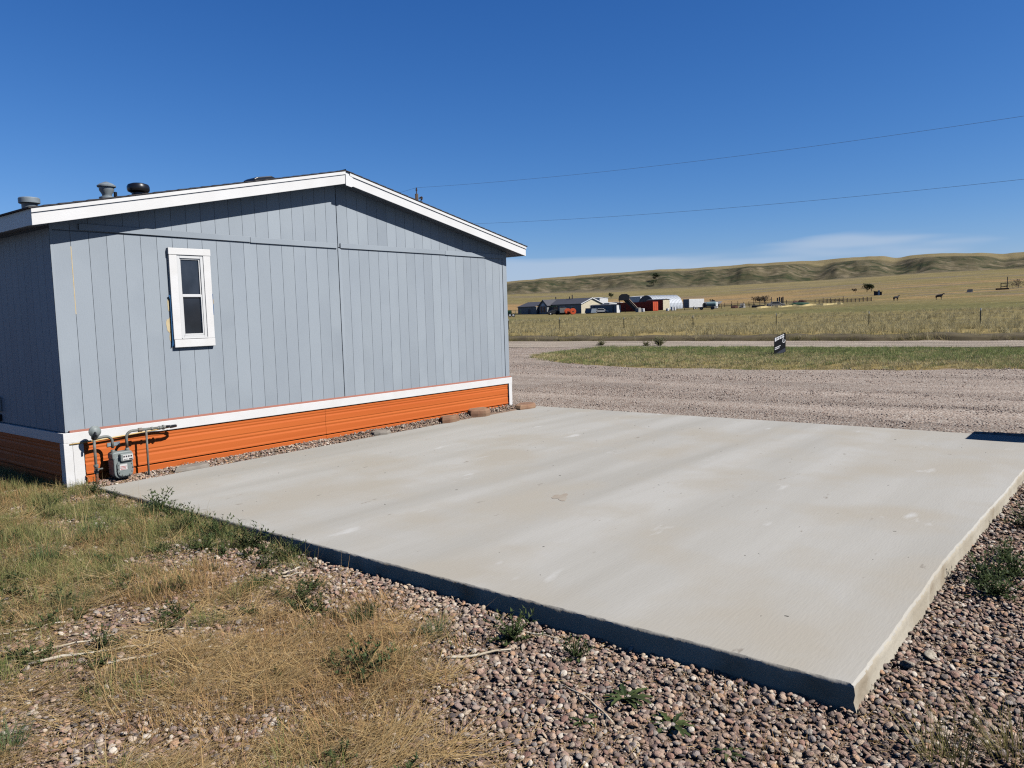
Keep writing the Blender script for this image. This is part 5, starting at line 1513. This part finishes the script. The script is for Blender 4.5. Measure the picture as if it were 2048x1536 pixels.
for x in (-2.0, 1.0):
    for s_ in (-1, 1): w_ = MB().lathe([(0, -.14), (.42, -.14), (.42, .14), (0, .14)], (x, s_ * .62, .42), 'y', 14).build('wheel', M_TIRE, t); MB().lathe([(.16, -.16), (.16, .16)], (x, s_ * .62, .42), 'y', 8).build('rim', M_CONCB, w_)
# scrap in the grass
p = spot(1517, 224); t = thing('pipe_pile', 'dark heap of pipes on the pale straw strip', 'pile', p, bearing(1517) - PI / 2)
for k in range(5): MB().tube([(-1.5, (k % 3) * .3, .2 + (k // 3) * .3), (1.5 + .1 * k, (k % 3) * .3 + .1, .2 + (k // 3) * .3)], .17, 8).build('pipe', M_FDARK, t)
far_car(1537, 222, M_CONCB, 'old pale car wreck right of the pipe heap', bearing(1537) - PI / 2 + .2)
p = spot(1600, 222); t = thing('boat', 'upturned green boat right of the pale car wreck', 'boat', p, bearing(1600) - PI / 2)
MB().lathe([(.05, -2.9), (.5, -2.2), (.8, -.8), (.8, .9), (.6, 2.3), (.45, 2.7)], (0, 0, .1), 'x', 14).build('hull', M_FGREEN, t); MB().tube([(-2.8, 0, .75), (0, 0, .98), (2.6, 0, .72)], .06, 6).build('keel', M_CONCB, t)
p = spot(1487, 232); t = MB().prism([(-.9, 0), (.9, 0), (.5, .9), (.1, 1.25), (-.4, .7)], -.6, .6, 'y').build('rubble_heap', M_CONCB, None, p); tag(t, 'pale pointed rubble heap left of the pipe heap', 'rubble')
p = spot(1472, 233); t = MB().prism([(-1.2, 0), (1.2, 0), (.7, .5), (-.1, .8), (-.9, .4)], -.6, .6, 'y').build('rubble_heap', M_BROWN, None, p); tag(t, 'low brown heap beside the pale pointed one', 'rubble')
M_STRAWH = mat('pale_straw', lin(204, 186, 132), lin(186, 166, 112), scale=1.5, rough=.95, bump=.5, bscale=6)
mb = MB(); N_ = 26; top = []; bt = []
for i in range(N_ + 1):
    px = 1510 + (1690 - 1510) * i / N_; q = spot(px, 216 - 4 * math.sin(i)); h = .35 + .25 * math.sin(i * .7) ** 2 if 0 < i < N_ else 0.0
    a = bearing(px); f = (math.cos(a), math.sin(a)); top.append((q[0] + f[0] * 2.5, q[1] + f[1] * 2.5, q[2] + h * .9)); bt.append((q[0] - f[0] * 1.6, q[1] - f[1] * 1.6, q[2] - .15))
bk = [(t_[0] + 3.5 * math.cos(bearing(1600)), t_[1] + 3.5 * math.sin(bearing(1600)), t_[2] - .9) for t_ in top]
for i in range(N_): mb.add([bt[i], bt[i + 1], top[i + 1], top[i], bk[i], bk[i + 1]], [(0, 1, 2, 3), (3, 2, 5, 4)])
tag(mb.build('straw_windrow', M_STRAWH, None), 'long pale windrow of straw beyond the fenced field', 'straw')
# corral
def rail_fence(name, pxs, d0, d1, h, lb, rails, every=1, thick=.09, hv=.25):
    t = thing(name, lb, 'fence', (0, 0, 0)); pts = []
    for i, px in enumerate(pxs):
        q = spot(px, d0 + (d1 - d0) * i / max(1, len(pxs) - 1)); pts.append(q); hh = h * (1 + RNG.uniform(-hv, hv))
        MB().tube([(0, 0, -.2), (RNG.normal(0, .05), 0, hh)], thick, 6).build('fence_post', M_FWOOD, t, q)
    for z in rails: MB().tube([(q[0], q[1], q[2] + z) for q in pts], .05, 5).build('rail', M_FWOOD, t)
rail_fence('corral_fence', [1404, 1416, 1429, 1441, 1452, 1466, 1478, 1490, 1500, 1509, 1522, 1534, 1545, 1575, 1590, 1632, 1648, 1663, 1672, 1688], 262, 246, 1.5, 'tall post corral fence behind the scrap', (.5, .9))
rail_fence('corral_fence', list(range(1640, 1752, 8)), 236, 240, 1.1, 'brown board corral fence right of the straw windrow', (.25, .5, .75, .95), thick=.12)
rail_fence('corral_fence', [1357, 1372, 1390, 1408, 1425, 1445, 1465, 1487, 1502, 1512], 236, 230, 1.3, 'weathered post fence running from the arched hut to the pipe heap', (.7,))
for i, px in enumerate((1557, 1561, 1565, 1568)):
    q = spot(px, 262 + i); tag(MB().tube([(0, 0, -.2), (0, 0, 2.0 + .2 * (i % 2))], .22, 8).build('corral_post', M_FDARK, None, q), ['first from left', 'second from left', 'third from left', 'rightmost'][i] + ' of four thick upright posts behind the corral', 'post', 'thick corral posts')
p = spot(1539, 262); t = thing('corral_gate', 'open timber gate frame left of the thick posts', 'gate', p, bearing(1539) - PI / 2)
for x in (-1.1, .9): MB().tube([(x, 0, -.2), (x * 1.05, 0, 2.3)], .12, 6).build('gate_post', M_FDARK, t)
MB().tube([(-1.2, 0, 1.4), (1.0, 0, 1.5)], .09, 6).build('crossbar', M_FDARK, t)

# ------------------------------------------------------------------ grazing stock
def animal(name, px, d, rot, m, lb, cat, horse=True, s=1.0, head='level'):
    """skinned four-legged body facing +X"""
    p = spot(px, d)
    me = bpy.data.meshes.new(name)
    k = 1.0 if horse else .86
    V = [(-.55, 0, 1.12 * k), (0, 0, 1.08 * k), (.5, 0, 1.12 * k)]; E = [(0, 1), (1, 2)]; Rr = [(.30, .30), (.32, .34), (.29, .32)]
    def chain(start, pts, rs):
        a = start
        for q, r_ in zip(pts, rs): V.append(q); Rr.append((r_, r_)); E.append((a, len(V) - 1)); a = len(V) - 1
    if horse:
        hd = {'level': [(.82, 0, 1.45), (1.08, 0, 1.72), (1.22, 0, 1.70), (1.48, 0, 1.48)], 'down': [(.85, 0, 1.3), (1.1, 0, 1.25), (1.2, 0, 1.15), (1.4, 0, .9)]}[head]
        chain(2, hd, [.19, .13, .12, .075])
    else:
        chain(2, [(.8, 0, 1.1 * k), (1.0, 0, 1.12 * k), (1.3, 0, .95 * k)], [.2, .17, .10])
    for sy in (-1, 1):
        chain(2, [(.52, sy * .17, .72 * k), (.54, sy * .17, .40 * k), (.52, sy * .17, .10), (.56, sy * .17, .0)], [.12, .065, .05, .055])
        chain(0, [(-.62, sy * .18, .78 * k), (-.72, sy * .17, .46 * k), (-.66, sy * .17, .10), (-.62, sy * .17, .0)], [.15, .075, .05, .055])
    chain(0, [(-.86, 0, 1.15 * k), (-.96, 0, .85 * k), (-.97, 0, .5 * k)], [.06, .05, .045])
    me.from_pydata(V, E, []); me.materials.append(m)
    o = obj(name, me, None, p, (0, 0, rot)); o.scale = (s, s, s)
    sk = o.modifiers.new('skin', 'SKIN'); sk.use_smooth_shade = True
    for i, v in enumerate(me.skin_vertices[0].data): v.radius = Rr[i]; v.use_root = (i == 1)
    sb = o.modifiers.new('smooth', 'SUBSURF'); sb.levels = 1; sb.render_levels = 1
    return tag(o, lb, cat, 'grazing stock')
animal('horse', 1879, 219, bearing(1879) - PI / 2 + .1, M_DKHIDE, 'dark horse standing side on facing right in the pasture', 'horse', True, .88)
animal('horse', 1793, 228, bearing(1793) - .9, M_DKHIDE, 'dark horse seen three-quarter left of the side-on one', 'horse', True, .85)
animal('cow', 1593, 236, bearing(1593) + PI - .5, M_BROWN, 'brown cow behind the green boat, left one', 'cow', False)
animal('cow', 1605, 238, bearing(1605) - PI / 2 + .3, M_BROWN, 'brown cow behind the green boat, right one', 'cow', False, 1.1)
# trailer and cow by the house corner
p = spot(1026, 215); t = thing('flatbed_trailer', 'dark flatbed trailer with two white wheels by the far house corner', 'trailer', p, bearing(1026) - PI / 2)
MB().box(-1.8, 3.0, -.9, .9, .7, .95).build('deck', M_FDARK, t)
for x in (-.3, .65): w_ = MB().lathe([(0, -.15), (.5, -.15), (.5, .15), (0, .15)], (x, -.95, .5), 'y', 14).build('wheel', M_TIRE, t); MB().lathe([(.3, -.18), (.3, .18)], (x, -.95, .5), 'y', 10).build('rim', M_FWHITE, w_)
for x in (-1.6, -.2, 1.2, 2.7): MB().tube([(x, -.85, .9), (x, -.85, 1.9)], .06, 6).build('stake', M_FGREEN, t)
MB().tube([(-1.6, -.85, 1.85), (2.7, -.85, 1.85)], .05, 6).build('side_rail', M_FGREEN, t); MB().box(-1.4, 0.2, -.6, .6, .96, 1.8).build('load', M_FGREEN, t)
animal('cow', 1020, 240, .3, M_BROWN, 'brown cow behind the flatbed trailer at the house corner', 'cow', False)
# shrubs and trees on the range
M_RLEAF = blade_mat('range_leaves', [lin(84, 92, 60), lin(100, 106, 72), lin(70, 78, 52)], .3)
M_RDRY = blade_mat('dry_brush', [lin(140, 122, 98), lin(124, 108, 88), lin(156, 138, 110)], .3)
def crown_mesh(seed, w, h, n, leaf, m):
    rd = random.Random(seed); mb = MB(); cl = [(rd.uniform(-.6, .6) * w, rd.uniform(-.6, .6) * w, h * rd.uniform(.35, .8), rd.uniform(.25, .5) * w) for _ in range(9)]
    for _ in range(n):
        c = rd.choice(cl); v = Vector((rd.gauss(0, 1), rd.gauss(0, 1), rd.gauss(0, .8))).normalized() * c[3] * rd.uniform(.5, 1.05)
        b = Vector(c[:3]) + v; a = rd.uniform(0, 6.28)
        if b.z < .05: continue
        blade(mb, b, a, rd.uniform(.4, 1.9), leaf, leaf * .7, .5, 2)
    return mb.mesh('crown', m)
def shrub(name, px, d, w, h, m, lb, cat, seed, trunk=True):
    p = spot(px, d); t = thing(name, lb, cat, p, seed)
    obj('crown', crown_mesh(seed, w, h, 420, h * .16, m), t)
    if trunk: MB().tube([(0, 0, -.3), (.1, 0, h * .3), (.0, .1, h * .6)], [h * .05, h * .04, h * .015], 6).build('trunk', M_FWOOD, t)
shrub('tree', 1316, 1120, 5.5, 12, M_RLEAF, 'lone dark tree in the gully at the crest of the bluff', 'tree', 3)
shrub('tree', 1311, 1080, 6, 7, M_RLEAF, 'low dark tree below the lone one on the bluff', 'tree', 4)
shrub('shrub', 1735, 420, 2.2, 4.2, M_RLEAF, 'left of a pair of round green shrubs on the golden slope', 'shrub', 5)
shrub('shrub', 1744, 420, 1.9, 4.0, M_RLEAF, 'right of a pair of round green shrubs on the golden slope', 'shrub', 6)
shrub('shrub', 1712, 420, 1.6, 2.2, M_RDRY, 'small dry shrub left of the round green pair', 'shrub', 15)
for i, (px, w_) in enumerate(((1514, 2.2), (1522, 2.0), (1531, 2.6))): shrub('shrub', px, 330, w_, 2.6 - .3 * (i == 1), M_RDRY, ['left end', 'lower middle', 'right end'][i] + ' of a row of dry brown brush above the corral gate', 'shrub', 7 + i)
shrub('shrub', 2036, 330, 4.5, 2.8, M_RDRY, 'brown thicket at the right photo edge beside the timber frame', 'shrub', 12)
shrub('shrub', 1226, 700, 3, 5, M_RLEAF, 'dark bush under the bluff above the farm sheds', 'shrub', 13)
shrub('shrub', 1425, 360, 1.0, 1.8, M_RLEAF, 'small dark bush on the golden field above the water tote', 'shrub', 14)
shrub('shrub', 1253, 640, 4.5, 2.6, M_RLEAF, 'flat dark bush on the golden field above the conveyor', 'shrub', 16)
p = spot(2008, 310); t = thing('timber_frame', 'dark timber frame with tall pole on the slope at right', 'frame', p, bearing(2008) - PI / 2)
for x in (-.9, .9): MB().tube([(x, 0, -.3), (x, 0, 2.3 if x < 0 else 4.2)], .14, 6).build('post', M_FDARK, t)
for z in (1.0, 2.1): MB().tube([(-1.0, 0, z), (1.0, 0, z)], .12, 6).build('crossbar', M_FDARK, t)
MB().box(-2.4, 1.4, -.5, .5, -.2, .5).build('base', M_FDARK, t)
p = spot(1758, 330); t = thing('cattle_shelter', 'low dark shelter with a white door panel in the pasture', 'shelter', p, bearing(1758) - PI / 2)
MB().prism([(-1.6, -.2), (1.2, -.2), (1.2, 1.2), (-1.6, 1.6)], 0, 2, 'y').build('wall', M_FDARK, t); MB().box(-.2, .5, -.1, -.01, 0, 1.9).build('door_panel', M_FWHITE, t); MB().prism([(-1.9, 1.6), (1.5, 1.2), (1.5, 1.3), (-1.9, 1.7)], -.3, 2.2, 'y').build('roof', M_FDARK, t)
p = spot(1940, 300); t = MB().prism([(-2.4, 0), (1.2, 0), (1.2, .9), (.2, .95), (-1.0, .3)], -.7, .7, 'y').build('feed_rack', M_FDARK, None, p); tag(t, 'low dark feed rack between the horse and the timber frame', 'feed rack')
